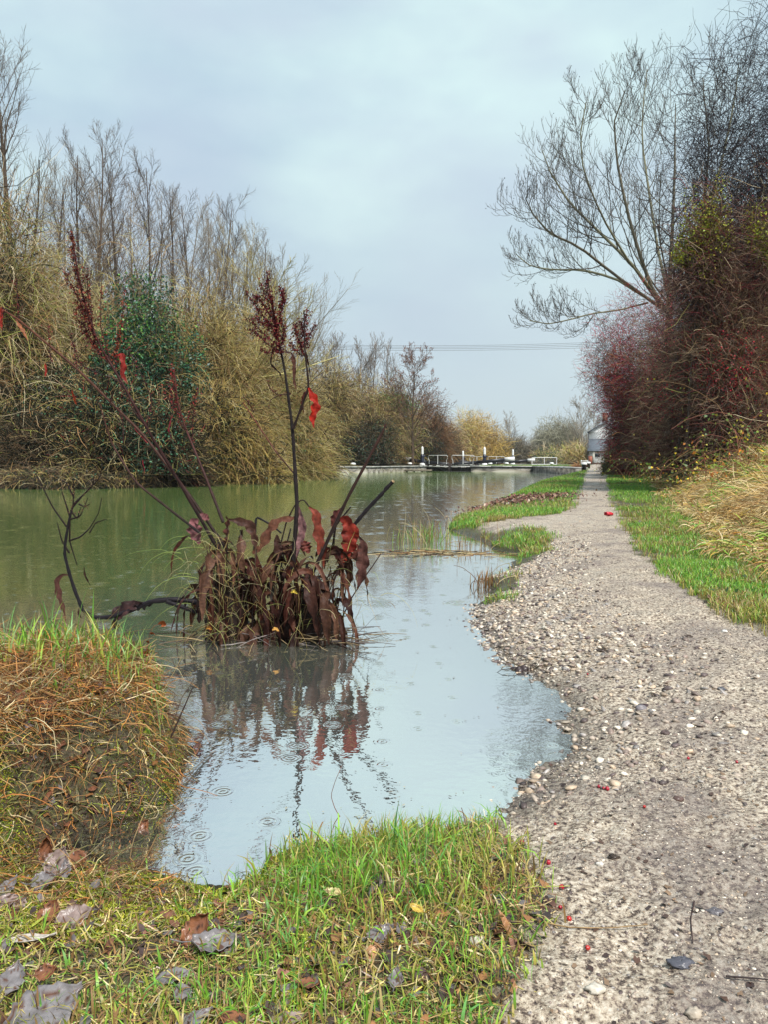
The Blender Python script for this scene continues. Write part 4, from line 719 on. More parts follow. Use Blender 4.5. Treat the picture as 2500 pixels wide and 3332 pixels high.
# ------------------------------------------------------------------ single fallen leaves, berries, clods, litter
def leaf_thing(px, py, z, size, label, C, up=.25, rot=0, asp=.75, curl=.35, zoff=.012, lobed=True):
    p = W(px, py, z); p[2] = height(np.array([p[0]]), np.array([p[1]]))[0]+zoff; nu, nv = 15, 11; u, v = np.meshgrid(np.linspace(-1, 1, nu), np.linspace(-1, 1, nv), indexing='ij')
    lob = (1+.18*np.cos(5*np.pi*(u+.2))*(1 if lobed else 0)+.05*np.cos(13*u)); wd = np.clip(1-np.abs(u+.12)**1.9, 0.004, 1)**.8*lob*asp
    X = u*size/2; Y = v*wd*size/2; Z = .62*curl*size*(v*v*.35+u*u*.25)*(.4+.9*vn(u*2+px, v*2+py, 5))+.05*size*vn(u*4+px, v*4, 9)
    c, s = math.cos(rot), math.sin(rot); V = np.stack([X*c-Y*s, X*s+Y*c, Z], -1)
    cu, su = math.cos(up), math.sin(up); V = np.stack([V[..., 0], V[..., 1]*cu-V[..., 2]*su, V[..., 1]*su+V[..., 2]*cu], -1); V[..., 2] -= V[..., 2].min()
    Q = [(i*nv+j, (i+1)*nv+j, (i+1)*nv+j+1, i*nv+j+1) for i in range(nu-1) for j in range(nv-1)]
    k = fbm(u*3+px, v*3+py, 7)[..., None]; cc = np.array(C[0])*(1-k)+np.array(C[1])*k; cc = np.where((vn(u*5+px, v*5, 12) > .8)[..., None], np.array(C[-1])*.45, cc)
    root = empty('fallen_leaf', p, label, 'leaf', 'fallen poplar leaves on the near bank')
    mb = MB(); mb.add(V.reshape(-1, 3), Q, cc.reshape(-1, 3)); o = mb.build('blade', M_litter, root, True)
    md = o.modifiers.new('thickness', 'SOLIDIFY'); md.thickness = .0009
    s_ = np.array([-size/2*c, -size/2*s*cu, -size/2*s*su]); zo = V[nu//2, nv//2, 2]; m2 = MB(); q0 = V[0, nv//2]; dr = np.array([-c, -s*cu, 0])
    m2.path([q0-dr*.004, q0+dr*size*.2, q0+dr*size*.45+[0, .004, .004]], .0011, 5, np.array(C[1])*.7); m2.build('stalk', M_litter, root); return root
GRY = ((.13,.115,.115), (.25,.23,.235), (.20,.08,.04)); BRN = ((.17,.06,.03), (.26,.11,.05), (.07,.03,.015)); PNK = ((.22,.15,.13), (.32,.25,.23), (.15,.06,.03)); YLW = ((.62,.46,.08), (.5,.32,.06), (.4,.2,.05))
for a in [(150,3210,.12,.110,'largest wet grey leaf lying at the bottom left corner', GRY, .15, .8, .9, .25), (35,3120,.12,.06,'grey leaf tucked under the left side of the largest leaf', GRY, .3, 1.6, .7, .4),
  (150,3105,.13,.032,'small rust brown leaf curled on top of the largest grey leaf', BRN, .5, .3, .8, .9, .035), (560,3060,.12,.058,'blue grey leaf flat in the grass right of the mossy patch', GRY, .05, .4, .6, .2),
  (590,3140,.12,.045,'second blue grey leaf in the grass, nearer the camera', GRY, .1, 1.9, .6, .2), (640,2920,.12,.062,'rusty upright half of the cupped leaf at the water edge', BRN, 1.0, .9, .7, .7), (705,2965,.12,.085,'pale grey cupped leaf at the water edge with a curled rim', GRY, .2, .1, .6, .8),
  (240,2855,.13,.07,'pinkish leaf lying over the edge where tussock meets bank', PNK, .4, .5, .7, .5), (160,2850,.13,.045,'dark red leaf beside the pinkish leaf under the tussock', BRN, .7, 1.2, .8, .8),
  (30,2790,.14,.065,'pale leaf at the left edge below the tussock', PNK, .2, 2.8, .7, .3), (80,2950,.13,.10,'long narrow straw grey leaf at the left edge', ((.42,.38,.34), (.52,.47,.42), (.3,.25,.2)), .15, .2, .18, .2, .012, False),
  (180,2490,.26,.06,'pale wrinkled leaf hanging on the brown face of the tussock', PNK, .9, 1.2, .9, .5), (145,2440,.27,.06,'orange brown curled leaf above the pale wrinkled one', BRN, 1.2, 1.5, .5, .8),
  (135,2550,.25,.05,'grey leaf just below the pale wrinkled one on the tussock', GRY, .8, .3, .7, .4), (185,2420,.28,.04,'small dark grey leaf high on the tussock', GRY, .5, .2, .6, .4), (160,2245,.33,.045,'dark brown crumpled leaf on top of the tussock', BRN, .7, .4, .7, .9),
  (240,2440,.27,.055,'mottled brown leaf in the middle of the tussock', BRN, .6, 2.2, .7, .5), (460,2330,.28,.035,'bright rust leaf near the right shoulder of the tussock', BRN, .9, 1, .7, .9), (60,2290,.3,.05,'dark leaf in the straw at the left shoulder of the tussock', BRN, .5, 2, .7, .6),
  (205,2560,.22,.04,'grey leaf lower down the tussock face', GRY, .8, 1.8, .6, .5), (15,2650,.2,.05,'blue grey leaf at the left edge of the tussock foot', GRY, .5, 1, .6, .4),
  (630,3240,.12,.06,'brown grey leaf half buried in grass at the bottom of the photo', GRY, .1, .7, .5, .2), (760,3240,.12,.06,'torn dark leaf in the mud at the bottom of the photo', BRN, .1, 2.5, .5, .3), (1240,3000,.11,.05,'violet grey leaf in the middle of the grass clump', GRY, .3, .4, .6, .5),
  (1290,3150,.11,.04,'small violet leaf in the mud below the grass clump', GRY, .2, 1.4, .6, .4), (940,3260,.11,.05,'pale brown leaf under the grass at the bottom', PNK, .1, .2, .5, .2),
  (1355,2935,.12,.028,'yellow leaf glowing in the grass clump', YLW, .5, 2.6, .45, .4, .03), (1080,2845,.12,.034,'cream yellow leaf on the water side of the grass clump', ((.55,.48,.25), (.6,.5,.2), (.4,.3,.1)), .4, 2.9, .5, .3, .03), (1010,3180,.1,.035,'dark leaf lying in the bare mud of the grass', BRN, .1, 0, .6, .3)]:
    leaf_thing(*a)
def berry(px, py, lb, r=.0048, z=.12):
    r = random.uniform(.0034, .0052); bc = random.choice([(.36,.012,.03), (.26,.015,.03), (.42,.03,.025)])
    p = W(px, py, z); z_ = height(np.array([p[0]]), np.array([p[1]]))[0]; p = np.array([p[0], p[1], z_+r*.9]); root = empty('hawthorn_berry', p, lb, 'berry', 'red haws dropped on the towpath')
    mb = MB(); t = np.linspace(-math.pi/2, math.pi/2, 9); a = random.random()*6; mb.lathe((0, 0, 0), [(max(r*math.cos(q)*1.0, 1e-5), r*1.1*math.sin(q)) for q in t], 12, bc); mb.build('fruit', M_berry, root, True)
    m2 = MB(); m2.lathe((0, 0, r*1.05), [(r*.1, 0), (r*.35, r*.15), (r*.28, r*.25), (r*.05, r*.1)], 8, (.05, .02, .015)); m2.build('calyx', M_litter, root)
    root.rotation_euler = (random.uniform(.3, 1.4), random.uniform(-.5, .5), a)
for a in [(1915,3042,'biggest red berry, low in the mud of the path'), (1830,2843,'berry on the gravel just right of the grass clump'), (1788,2743,'red berry at the right tip of the grass clump'), (1702,2645,'orange red berry where gravel meets water'), (1855,2935,'orange berry below the one beside the clump', ), (1810,2600,'berry close to the shallow water edge'),
  (1952,2484,'upper left berry of the row of three'), (1968,2492,'middle berry of the row of three'), (1980,2496,'right berry of the row of three'), (2243,2422,'berry on the open path above the dark stone'), (2400,2452,'berry nearest the right edge, on the open path'), (1826,2888,'dull red berry half sunk beside the twig'), (2100,2575,'crushed crimson berry in the middle of the path'), (1915,2137,'red berry far up among the coarse stones')]:
    berry(*a[:3])
def rock(px, py, size, lb, C, name='stone', cat='stone', grp='single larger stones on the path', flat=.6, z=.12, zz=0, rough=.0):
    size *= .55; p = W(px, py, z); z_ = height(np.array([p[0]]), np.array([p[1]]))[0]; u, v = np.meshgrid(np.linspace(0, 2*math.pi, 20, endpoint=False), np.linspace(0, math.pi, 12), indexing='ij')
    d = np.stack([np.cos(u)*np.sin(v), np.sin(u)*np.sin(v), np.cos(v)], -1); r = .65+.7*fbm(d[..., 0]*2.2+px, d[..., 1]*2.2+d[..., 2]*2+py, 3); r = r+rough*(rng.random(r.shape)-.5)
    V = d*r[..., None]*[size/2, size/2*.75, size/2*flat]+[0, 0, size*flat*.2]; m = 12; Q = [(i*m+j, ((i+1) % 20)*m+j, ((i+1) % 20)*m+j+1, i*m+j+1) for i in range(20) for j in range(m-1)]
    mb = MB(); mb.add(V.reshape(-1, 3), Q, C); o = mb.build(name, M_stone if not rough else M_litter, smooth=False); o.location = (p[0], p[1], z_+zz); return tag(o, lb, cat, grp)
for a in [(2210,2555,.045,'dark brown stone on the open path',(.10,.06,.05)), (1915,2050,.05,'round purple brown stone near the coarse shore gravel',(.12,.08,.08)), (1940,3205,.05,'pale lump of flint at the bottom of the path',(.55,.50,.42)), (1560,3020,.06,'cream clod in the mud beside the grass clump',(.48,.44,.34)),
  (1955,2770,.03,'small white flint on the path right of the clump',(.6,.56,.5)), (2260,3280,.045,'beige stone at the bottom edge of the path',(.45,.38,.30)), (2360,2055,.05,'white stone near the grass edge of the path',(.62,.60,.56)), (2170,2325,.055,'dark oval stone in the middle of the path',(.09,.06,.055)), (2350,2215,.05,'flat dark slate piece on the path',(.07,.075,.09)), (2090,2250,.07,'purple grey flat stone beside the dark leaf scrap',(.2,.18,.19)), (1775,2015,.06,'pale slab shaped stone at the coarse shore',(.5,.46,.38))]:
    rock(*a)
for a in [(2000,2742,.042,'crumbly dark clod of mud right of the grass clump',(.05,.035,.025)), (1960,2085,.085,'dark crumbly clod on the path near the coarse stones',(.06,.04,.03)), (2240,2060,.07,'dark wet leaf clod at the right of the path',(.06,.04,.03)), (2095,2245,.06,'black clod of leaves in the middle of the path',(.05,.03,.035)), (2220,3110,.07,'slaty wet leaf lump low on the path',(.10,.10,.12)), (2330,2930,.05,'dark stain of rotting leaf low on the right of the path',(.13,.12,.13))]:
    rock(*a, name='mud_clod', cat='mud clod', grp='clods lying on the path', rough=.5, flat=.35)
# dark leaf clod standing in the shallows
p = W(1722, 2178); root = empty('weed_clump', p, 'black sodden weed clump sticking out of the shallow water', 'weed clump'); mb = MB()
for q in range(7): lump_mesh(mb, (random.uniform(-.08, .06), random.uniform(-.03, .03), -.012), random.uniform(.02, .045), .02, random.uniform(.018, .035), (.045, .03, .03), q)
mb.build('mud', M_litter, root); n = 26; P, Rr = grow(rng.normal(0, .035, (n, 3))*[1.3, .6, .1]+[0, 0, .01], rng.normal(0, 1, (n, 3))*[1, 1, .3]+[0, 0, .2], rng.uniform(.03, .13, n), 5, -.3, .3, .0016, .0008)
mb = MB(); tubes(mb, P, Rr, 4, pal(((.06,.04,.03), (.12,.09,.05)), n)); mb.build('rootlets', M_twig, root)
# red scrap of litter
p = W(1982, 1681, .13); p[2] = float(zg(p[0], p[1])[0]); mb = MB(); V = []; 
for k in range(12):
    a = k/12*6.283
    for r_, z_ in ((.055, 0), (.06, .07), (.052, .15), (.045, .19)): V.append((z_-.09, r_*math.cos(a)*1.0, .05+r_*.75*math.sin(a)+.01*math.sin(3*a+z_*30)))
mb.add(np.array(V)*1.0, [(i*4+j, ((i+1) % 12)*4+j, ((i+1) % 12)*4+j+1, i*4+j+1) for i in range(12) for j in range(3)], (.50, .02, .035)); o = mb.build('crushed_can', M_berry); o.scale = (.6, .6, .6); o.modifiers.new('t', 'SOLIDIFY').thickness = .002
o.location = (p[0], p[1], p[2]); o.rotation_euler = (0, .06, .35); tag(o, 'crushed red can lying on the towpath beside the grass', 'can')

# ------------------------------------------------------------------ the great water dock
rng = np.random.default_rng(21); random.seed(21)
def smooth(A, K):
    A = np.asarray(A, float); n = len(A); s = np.concatenate([[0], np.cumsum(np.linalg.norm(np.diff(A, axis=0), axis=1))]); s /= s[-1]
    t = np.linspace(0, 1, K*4); B = np.stack([np.interp(t, s, A[:, k]) for k in range(A.shape[1])], 1)
    m = max(3, int(K*4/max(n-1, 1)*.6)) | 1; ker = np.hanning(m+2)[1:-1]; ker /= ker.sum(); pad = m//2
    Bp = np.pad(B, ((pad, pad), (0, 0)), mode='reflect', reflect_type='odd'); B = np.stack([np.convolve(Bp[:, k], ker, 'valid') for k in range(A.shape[1])], 1)
    return B[np.linspace(0, len(B)-1, K).astype(int)]
DY = 3.85
DC = W(915, 2075); dock = empty('dead_dock_plant', DC, 'dead great water dock with red brown leaves and dark stems rising from the canal', 'plant')
def dp(pts): return np.array([PT(a[0], a[1], DY+(a[2] if len(a) > 2 else 0)) for a in pts])-DC
def dstem(pts, w0, w1, C=(.035,.022,.02), name='stem', K=22, label=None, C1=None):
    P = smooth(dp(pts), K); t = np.linspace(0, 1, K); r = (w0*(1-t)+w1*t)*DY/F/2; r = r*(1+.12*np.sin(np.arange(K)*2.1))
    mb = MB(); c = np.array(C)[None]*(1-t[:, None])+np.array(C1 or C)[None]*t[:, None]; tubes(mb, P[None], r[None], 7, c[None]); o = mb.build(name, M_stem, dock, True)
    if label: o['label'] = label
    return P
RED = (.16, .045, .03)
stems = {}
S1 = dstem([(745,1800),(600,1590,.05),(470,1420,.1),(350,1300,.15),(250,1200,.2),(130,1100,.2),(60,1040,.25),(-30,985,.3)], 12, 7, (.02,.013,.012), C1=(.11,.04,.022))
S2 = dstem([(710,1790,-.05),(580,1565,-.1),(480,1400,-.15),(390,1235,-.15),(320,1120,-.15),(280,1010,-.15),(250,880,-.15),(232,755,-.15)], 12, 5, (.018,.012,.012), C1=(.07,.02,.016))
S3 = dstem([(725,1700,.1),(665,1545,.15),(605,1400,.2),(578,1320,.2),(565,1200,.2)], 11, 4, C1=(.10,.03,.025))
S4 = dstem([(650,1735,-.1),(560,1665,-.15),(440,1570,-.2),(360,1440,-.2),(322,1310,-.25)], 9, 4, (.025,.02,.02), C1=(.09,.04,.03))
S5 = dstem([(950,1860),(966,1650),(957,1500,.02),(950,1390,.02),(925,1200,.02),(905,1110,.02),(885,1000,.02),(868,895,.02)], 17, 4, (.02,.015,.015))
S5b = dstem([(953,1395),(985,1310,-.02),(1004,1260,-.05),(990,1130,-.05),(988,1010,-.05)], 9, 4, (.03,.018,.016))
S6 = dstem([(1000,1900,-.05),(1060,1770,-.06),(1130,1620,-.1),(1210,1470,-.12),(1258,1380,-.12)], 13, 9, (.02,.015,.015), label='snapped dark stalk leaning right, brown at its tip', C1=(.05,.025,.02))
S7 = dstem([(1120,1745,.05),(1200,1650,.02),(1280,1568,0)], 13, 13, (.018,.014,.016), label='thick black cut stalk with a pale tip, leaning right')
P = S7; mb = MB(); d_ = nrm(P[-1]-P[-2]); mb.path([P[-1], P[-1]+d_*.008], 13*DY/F/2*.9, 7, (.5,.35,.2)); mb.build('cut_tip', M_stem, dock)
S8 = dstem([(955,1540,.1),(900,1475,.12),(850,1400,.15),(790,1310,.15)], 5, 3, (.07,.03,.025), C1=(.2,.05,.04))
S9 = dstem([(650,1960,.05),(560,1950,.02),(490,1957,0),(430,1985,0),(360,2008,0),(300,2010,0),(268,1985,0),(245,1930,0),(225,1870,0),(208,1800,0),(212,1760,0),(222,1700,0),(235,1650,0)], 19, 7, (.015,.012,.015), K=40, label='fallen black stem curving left over the water and up into a bare branched head')
dstem([(640,1992,.02),(590,1975,0),(540,1957,-.01)], 13, 15, (.015,.012,.015))
dstem([(826,1800,.1),(832,1680,.1),(882,1708,.1),(915,1735,.1)], 9, 6, (.02,.016,.018))
dstem([(905,1800,.1),(930,1700,.1),(960,1640,.1),(985,1622,.1),(1010,1655,.1),(1030,1700,.1)], 5, 5, (.03,.016,.014))
dstem([(1080,1800,.1),(1090,1710,.1),(1140,1650,.1)], 10, 5, (.02,.014,.014)); dstem([(990,1880,.2),(910,1850,.2),(945,1720,.25)], 6, 5, (.02,.014,.014))
for pts in ([(248,1000),(262,1120),(300,1260)],): pass
# side branches and seed heads
def seedhead(spikes, label=None, C=((.10,.015,.02), (.16,.02,.025), (.06,.015,.018), (.20,.04,.03)), dens=1.0, fl=.0105, sp=.012, brC=(.05,.02,.02), name='seed_head', br=1.0):
    mb = MB(); ls = MB()
    for s in spikes:
        Ps = smooth(dp(s[:-1]), 16); n = int(s[-1]*dens); mb.path(Ps, np.linspace(.0028, .0013, 16)*br, 4, brC)
        if n:
            t = rng.random(n)**.9*15; k = np.clip(t.astype(int), 0, 14); p = Ps[k]*(1-(t-k)[:, None])+Ps[k+1]*(t-k)[:, None]; clus = .5+.5*np.sin(t*3.3+s[0][0])
            p = p + rng.normal(0, 1, (n, 3))*(sp*(.35+.8*clus))[:, None]; leaves(ls, p, rng.uniform(.5, 1.25, n)*fl, rng.uniform(.5, 1.1, n)*fl, pal(C, n, .25))
    root_ = mb.build(name, M_stem, dock)
    if label: root_['label'] = label
    if ls.k: ls.build('seeds', M_dead, root_)
seedhead([[(885,1000),(868,940),(868,885),110], [(905,1110),(880,1010),(850,930),(845,920),120], [(900,1090),(850,1020),(805,960),(798,945),150], [(912,1130),(850,1080),(815,1040),(800,1035),120], [(915,1145),(870,1120),(835,1085),(808,1070),120],
  [(900,1080),(915,1010),(920,960),(905,930),130], [(905,1100),(895,1040),(885,990),(880,960),160], [(890,1040),(860,1000),(835,960),(830,980),120], [(915,1140),(865,1150),(845,1130),80], [(918,1150),(900,1100),(880,1060),(860,1040),160], [(915,1120),(925,1070),(910,1030),120], [(900,1060),(860,1060),(830,1030),120], [(905,1000),(925,985),(915,945),90]],
  'big maroon seed head crowning the tallest stem', dens=2.1)
seedhead([[(988,1130),(990,1060),(998,1005),130], [(985,1150),(970,1090),(955,1060),80], [(990,1160),(975,1120),(960,1080),(962,1050),90], [(990,1130),(1010,1080),(1028,1055),70], [(985,1160),(950,1130),(945,1105),60], [(990,1100),(980,1060),(978,1040),90]], 'second smaller maroon seed head right of the tallest stem', dens=1.9)
seedhead([[(945,1280,.02),(900,1285),(875,1260),(868,1235),45], [(905,1287),(880,1300),(872,1330),5]])
seedhead([[(290,1030,-.15),(262,940,-.15),(240,860,-.15),(232,760,-.15),330], [(300,1060,-.15),(285,960,-.15),(282,880,-.15),150], [(285,1040,-.15),(250,960,-.15),(215,900,-.15),(208,880,-.15),150], [(320,1120,-.15),(290,1060,-.15),(255,1000,-.15),(248,980,-.15),190], [(330,1150,-.15),(270,1080,-.15),(238,1010,-.15),120],
  [(350,1180,-.15),(300,1120,-.15),(265,1040,-.15),160]], 'long dark red seed spike left, in front of the willows', C=((.09,.02,.02), (.20,.04,.03), (.05,.015,.02), (.28,.07,.04)), dens=1.9)
seedhead([[(360,1190,-.1),(390,1090,-.1),(400,1000,-.1),(405,930,-.1),150], [(360,1180,-.1),(325,1060,-.1),(328,960,-.1),(330,930,-.1),130], [(375,1200,-.1),(380,1120,-.1),(382,1060,-.1),60]], 'pair of upright rusty seed spikes right of the long one', C=((.26,.05,.03), (.16,.035,.03), (.34,.08,.04)))
for sp_ in ([[(165,1180,.2),(160,1120,.2),(155,1060,.2),70], [(60,1040,.25),(55,960,.25),(52,900,.25),70], [(250,1200,.2),(240,1130,.2),(225,1080,.2),55], [(25,1010,.25),(5,1000,.25),(5,1050,.25),30]]): seedhead([sp_], 'small sparse seed spike on the reddest stem', C=((.24,.05,.04), (.15,.035,.03)))
for sp_ in ([[(578,1320,.2),(563,1260,.2),(558,1185,.2),120], [(600,1400,.2),(565,1320,.2),(545,1230,.2),90], [(600,1400,.2),(620,1330,.2),(645,1260,.2),60], [(625,1440,.2),(625,1370,.2),(635,1280,.2),50], [(585,1350,.2),(540,1290,.2),(520,1250,.2),50]]): seedhead([sp_], 'red seed spike on the short stem in the middle left', C=((.24,.025,.03), (.15,.02,.025), (.32,.06,.04)))
for sp_ in ([[(480,1400,-.1),(430,1330,-.1),(385,1240,-.1),20], [(475,1390,-.1),(495,1300,-.1),(440,1180,-.1),30], [(440,1180,-.1),(420,1150,-.1),(415,1130,-.1),40], [(385,1240,-.1),(260,1190,-.1),(225,1080,-.1),70], [(400,1440,-.1),(400,1380,-.1),(380,1310,-.1),10], [(825,1340,.15),(800,1300,.15),(790,1290,.15),40]]): seedhead([sp_])
seedhead([[(222,1700),(236,1650),(240,1600),(237,1560),30], [(236,1650),(270,1610),(300,1580),(305,1550),15], [(238,1640),(280,1600),(320,1560),(330,1530),12], [(220,1720),(170,1650),(140,1590),(115,1540),18], [(226,1680),(210,1630),(200,1600),12], [(222,1760),(260,1748),(290,1720),(320,1670),(330,1620),8], [(290,1735),(310,1700),(345,1690),6], [(226,1690),(225,1760),(250,1840),5], [(228,1660),(250,1690),(262,1650),18], [(225,1800),(200,1760),(185,1700),3], [(228,1690),(260,1680),(285,1620),14], [(255,1640),(275,1650),(290,1640),10], [(240,1620),(215,1570),(195,1560),10]],
  'bare branched head at the end of the fallen stem', C=((.12,.06,.04), (.18,.10,.06)), fl=.009, sp=.006, brC=(.02,.012,.012), br=1.7)
# blades
def dleaf(pts, wpx, C=(.09,.035,.028), C2=None, tw=.4, label=None, wave=.22, off=DC, par=dock, sc=DY, K=18, P=None, face=None, into=None):
    if P is None: P = smooth(dp(pts), K)
    K = len(P); t = np.linspace(0, 1, K); T = nrm(np.gradient(P, axis=0)); view = np.array([rng.normal(0, tw), -1, rng.normal(0, tw*.5)]) if face is None else np.array(face)
    a0 = rng.normal(0, tw); S = nrm(np.cross(T, view[None])); Nn = np.cross(S, T); a = a0+np.linspace(0, rng.normal(0, tw*1.6), K); S = S*np.cos(a)[:, None]+Nn*np.sin(a)[:, None]; Nn = np.cross(S, T)
    wd = wpx*sc/F/2*np.clip(np.sin(np.pi*np.clip(t*.93+.05, 0, 1))**.8, .08, 1); m = np.linspace(-1, 1, 7); ph = rng.random()*9
    V = P[:, None]+S[:, None]*(wd[:, None]*m[None])[..., None]*(1+wave*(np.sin(t*23+ph)[:, None, None]+2.2*(vn(t*11+ph*7, t*0+ph, 3)-.6)[:, None, None]+1.6*(vn(t[:, None]*14+ph, np.sign(m)[None]*3+t[:, None]*0+9, 4)-.5)[..., None])*np.abs(m)[None, :, None])
    V = V+Nn[:, None]*(wd[:, None]*(.35*np.abs(m)[None]+.45*np.sin(t[:, None]*27+ph+m[None]*1.5)*np.abs(m)[None]))[..., None]
    C2 = C if C2 is None else C2; k = np.clip(fbm(t[:, None]*5+ph, m[None]*1.2+ph)*1.6-.3, 0, 1)[..., None]; cc = np.array(C)*(1-k)+np.array(C2)*k
    Q = [(i*7+j, (i+1)*7+j, (i+1)*7+j+1, i*7+j+1) for i in range(K-1) for j in range(6)]
    if into is not None: into.add(V.reshape(-1, 3), Q, cc.reshape(-1, 3)); return
    mb = MB(); mb.add(V.reshape(-1, 3), Q, cc.reshape(-1, 3)); o = mb.build('leaf', M_dead, par, True)
    if label: o['label'] = label
    return o
LIT, LIT2 = (.42,.05,.02), (.22,.03,.02); MA, MB_, PU = (.032,.012,.009), (.085,.024,.016), (.12,.05,.052)
for a in [([(1003,1262,-.05),(1016,1290,-.05),(1028,1310,-.05),(1022,1340,-.05),(1014,1365,-.05),(1020,1392,-.05)], 26, (.50,.03,.012), (.20,.012,.01), .2, 'glowing red leaf hanging high on the right hand stem'),
  ([(1000,1270),(985,1305),(988,1345)], 20, (.20,.04,.03), MA, .5, None), ([(920,1145),(950,1150),(956,1190),(955,1240),(965,1275)], 13, (.12,.05,.035), MA, .4, None), ([(900,1110),(885,1150),(880,1185),(912,1215),(916,1235)], 10, MA, None, .5, None), ([(990,1130,-.05),(1005,1190,-.05),(1013,1255,-.05)], 7, MA, None, .5, None),
  ([(370,1160,-.1),(395,1150,-.1),(402,1190,-.1),(396,1220,-.1),(415,1250,-.1)], 17, (.36,.035,.025), (.16,.02,.018), .2, 'bright red curled leaf on the long left stem'), ([(232,1265,.15),(240,1290,.15),(248,1318,.15)], 11, (.42,.06,.02), None, .3, 'small orange red leaf under the reddest stem'), ([(145,1180,.2),(150,1205,.2),(146,1228,.2)], 9, (.30,.03,.02), None, .3, None), ([(5,1000,.25),(2,1040,.25),(6,1075,.25)], 14, (.30,.03,.02), None, .3, None), ([(50,1040,.24),(75,1080,.22),(90,1110,.21)], 12, (.25,.09,.04), None, .3, None),
  ([(560,1350,.2),(548,1400,.2),(560,1430,.2),(575,1440,.2)], 9, (.2,.03,.035), None, .4, None), ([(370,1270,-.1),(362,1300,-.1),(355,1325,-.1)], 8, MA, None, .4, None),
  ([(225,1872),(200,1870),(183,1890),(188,1930),(195,1955),(206,1985),(212,2018)], 17, (.06,.025,.02), (.10,.04,.03), .6, 'twisted dark leaf hanging from the fallen stem'), ([(272,1845),(275,1870),(285,1890),(295,1908)], 7, MA, None, .5, None), ([(256,1980),(254,1995),(264,2013)], 6, MA, None, .5, None),
  ([(470,1965),(420,1975),(385,2000),(378,2030),(380,2062)], 46, (.022,.014,.016), (.06,.025,.022), .15, 'wide black wet leaf drooping from the fallen stem into the water'), ([(500,1960),(460,1970),(415,1985)], 26, (.03,.02,.02), None, .3, None),
  ([(820,1800),(850,1780),(885,1715),(915,1690),(950,1690),(975,1670)], 34, (.09,.03,.02), (.16,.07,.04), .3, 'arching brown leaf bridging the two halves of the clump'), ([(740,1690),(775,1695),(810,1705),(828,1750),(832,1800)], 28, (.045,.02,.016), (.10,.045,.03), .3, None), ([(965,1640),(975,1670),(985,1720),(970,1780),(960,1820)], 24, PU, (.3,.16,.16), .3, None),
  ([(1005,1650),(1028,1670),(1035,1740),(1048,1790),(1055,1850)], 36, (.24,.05,.03), (.11,.03,.02), .12, 'broad translucent red brown leaf standing in the middle of the clump'), ([(1105,1690),(1125,1690),(1140,1730),(1135,1780),(1115,1830)], 52, (.30,.035,.02), (.13,.02,.015), .12, 'big mottled red leaf held upright at the right of the clump'), ([(1110,1655),(1090,1680),(1080,1720)], 26, (.10,.03,.03), MB_, .3, None),
  ([(1165,1745),(1180,1760),(1182,1800),(1178,1850),(1170,1890),(1160,1918)], 36, (.12,.05,.04), (.07,.03,.025), .12, 'long curled brown leaf hanging clear at the right edge of the clump'), ([(1090,1775),(1110,1800),(1150,1808),(1165,1790),(1160,1770)], 24, (.20,.06,.045), MA, .3, None), ([(1120,1820),(1125,1850),(1130,1865),(1122,1875)], 14, MA, None, .3, None), ([(1110,1800),(1105,1840),(1095,1875)], 28, (.07,.03,.022), None, .3, None),
  ([(645,1690),(630,1700),(635,1740),(650,1770)], 42, PU, (.34,.13,.14), .2, 'crinkled pink purple leaf at the top left of the clump'), ([(680,1690),(660,1680),(648,1672)], 24, (.28,.10,.10), PU, .3, None), ([(735,1680),(745,1690),(740,1740),(735,1800)], 34, (.13,.05,.035), MB_, .3, None), ([(900,1740),(905,1790),(935,1795),(955,1770)], 30, (.06,.028,.02), MA, .3, None), ([(985,1760),(1000,1790),(1005,1800)], 34, (.20,.05,.04), MB_, .2, None),
  ([(830,1800),(845,1870),(850,1960),(848,2060)], 30, MB_, MA, .3, None), ([(880,1870),(885,1940),(905,1990),(925,2040)], 18, (.10,.08,.07), None, .2, None), ([(770,1960),(755,2010),(735,2065),(728,2090)], 40, PU, (.13,.06,.065), .2, 'purplish wet leaf trailing at the foot of the clump')]:
    dleaf(a[0], a[1], a[2], a[3], a[4], a[5])
small = MB()
for cx, hw, top, cnt in ((735, 70, 1690, 44), (1015, 108, 1730, 66), (880, 60, 1860, 16)):
    for q in range(cnt):
        an = random.uniform(0, 2*math.pi); rr_ = hw*DY/F*math.sqrt(random.random()); c0 = PT(cx, 2075, DY)-DC; Ht = (2075-top)*DY/F; zs = Ht*random.uniform(.12, .80)
        st_ = np.array([[c0[0]+math.cos(an)*rr_, math.sin(an)*rr_*.7, zs]]); D_ = np.array([[math.cos(an)*.2+random.gauss(0, .28), math.sin(an)*.5+random.gauss(0, .3)-.1, random.uniform(.5, 1.2)]])
        L_ = random.uniform(.2, .46); P_, _r = grow(st_, D_, L_, 14, -random.uniform(5.5, 9), .13); P_ = P_[0]; P_[:, 2] = np.maximum(P_[:, 2], -.01)
        col = random.choice([MA, MA, MB_, (.06,.022,.014), (.025,.012,.01), (.10,.045,.026), (.045,.02,.018)]); big = q < cnt*.5; dleaf(None, random.uniform(18, 36) if big else random.uniform(8, 20), col, random.choice([MA, MB_, (.16,.08,.05)]), .8, None, P=P_, into=None if big else small)
tag(small.build('shrivelled_leaves', M_dead, dock, True), kind='stuff')
n = 46; lob = rng.random(n) < .45; S = np.stack([np.where(lob, rng.normal(-.27, .08, n), rng.normal(.15, .11, n)), rng.normal(0, .06, n), np.zeros(n)], 1)
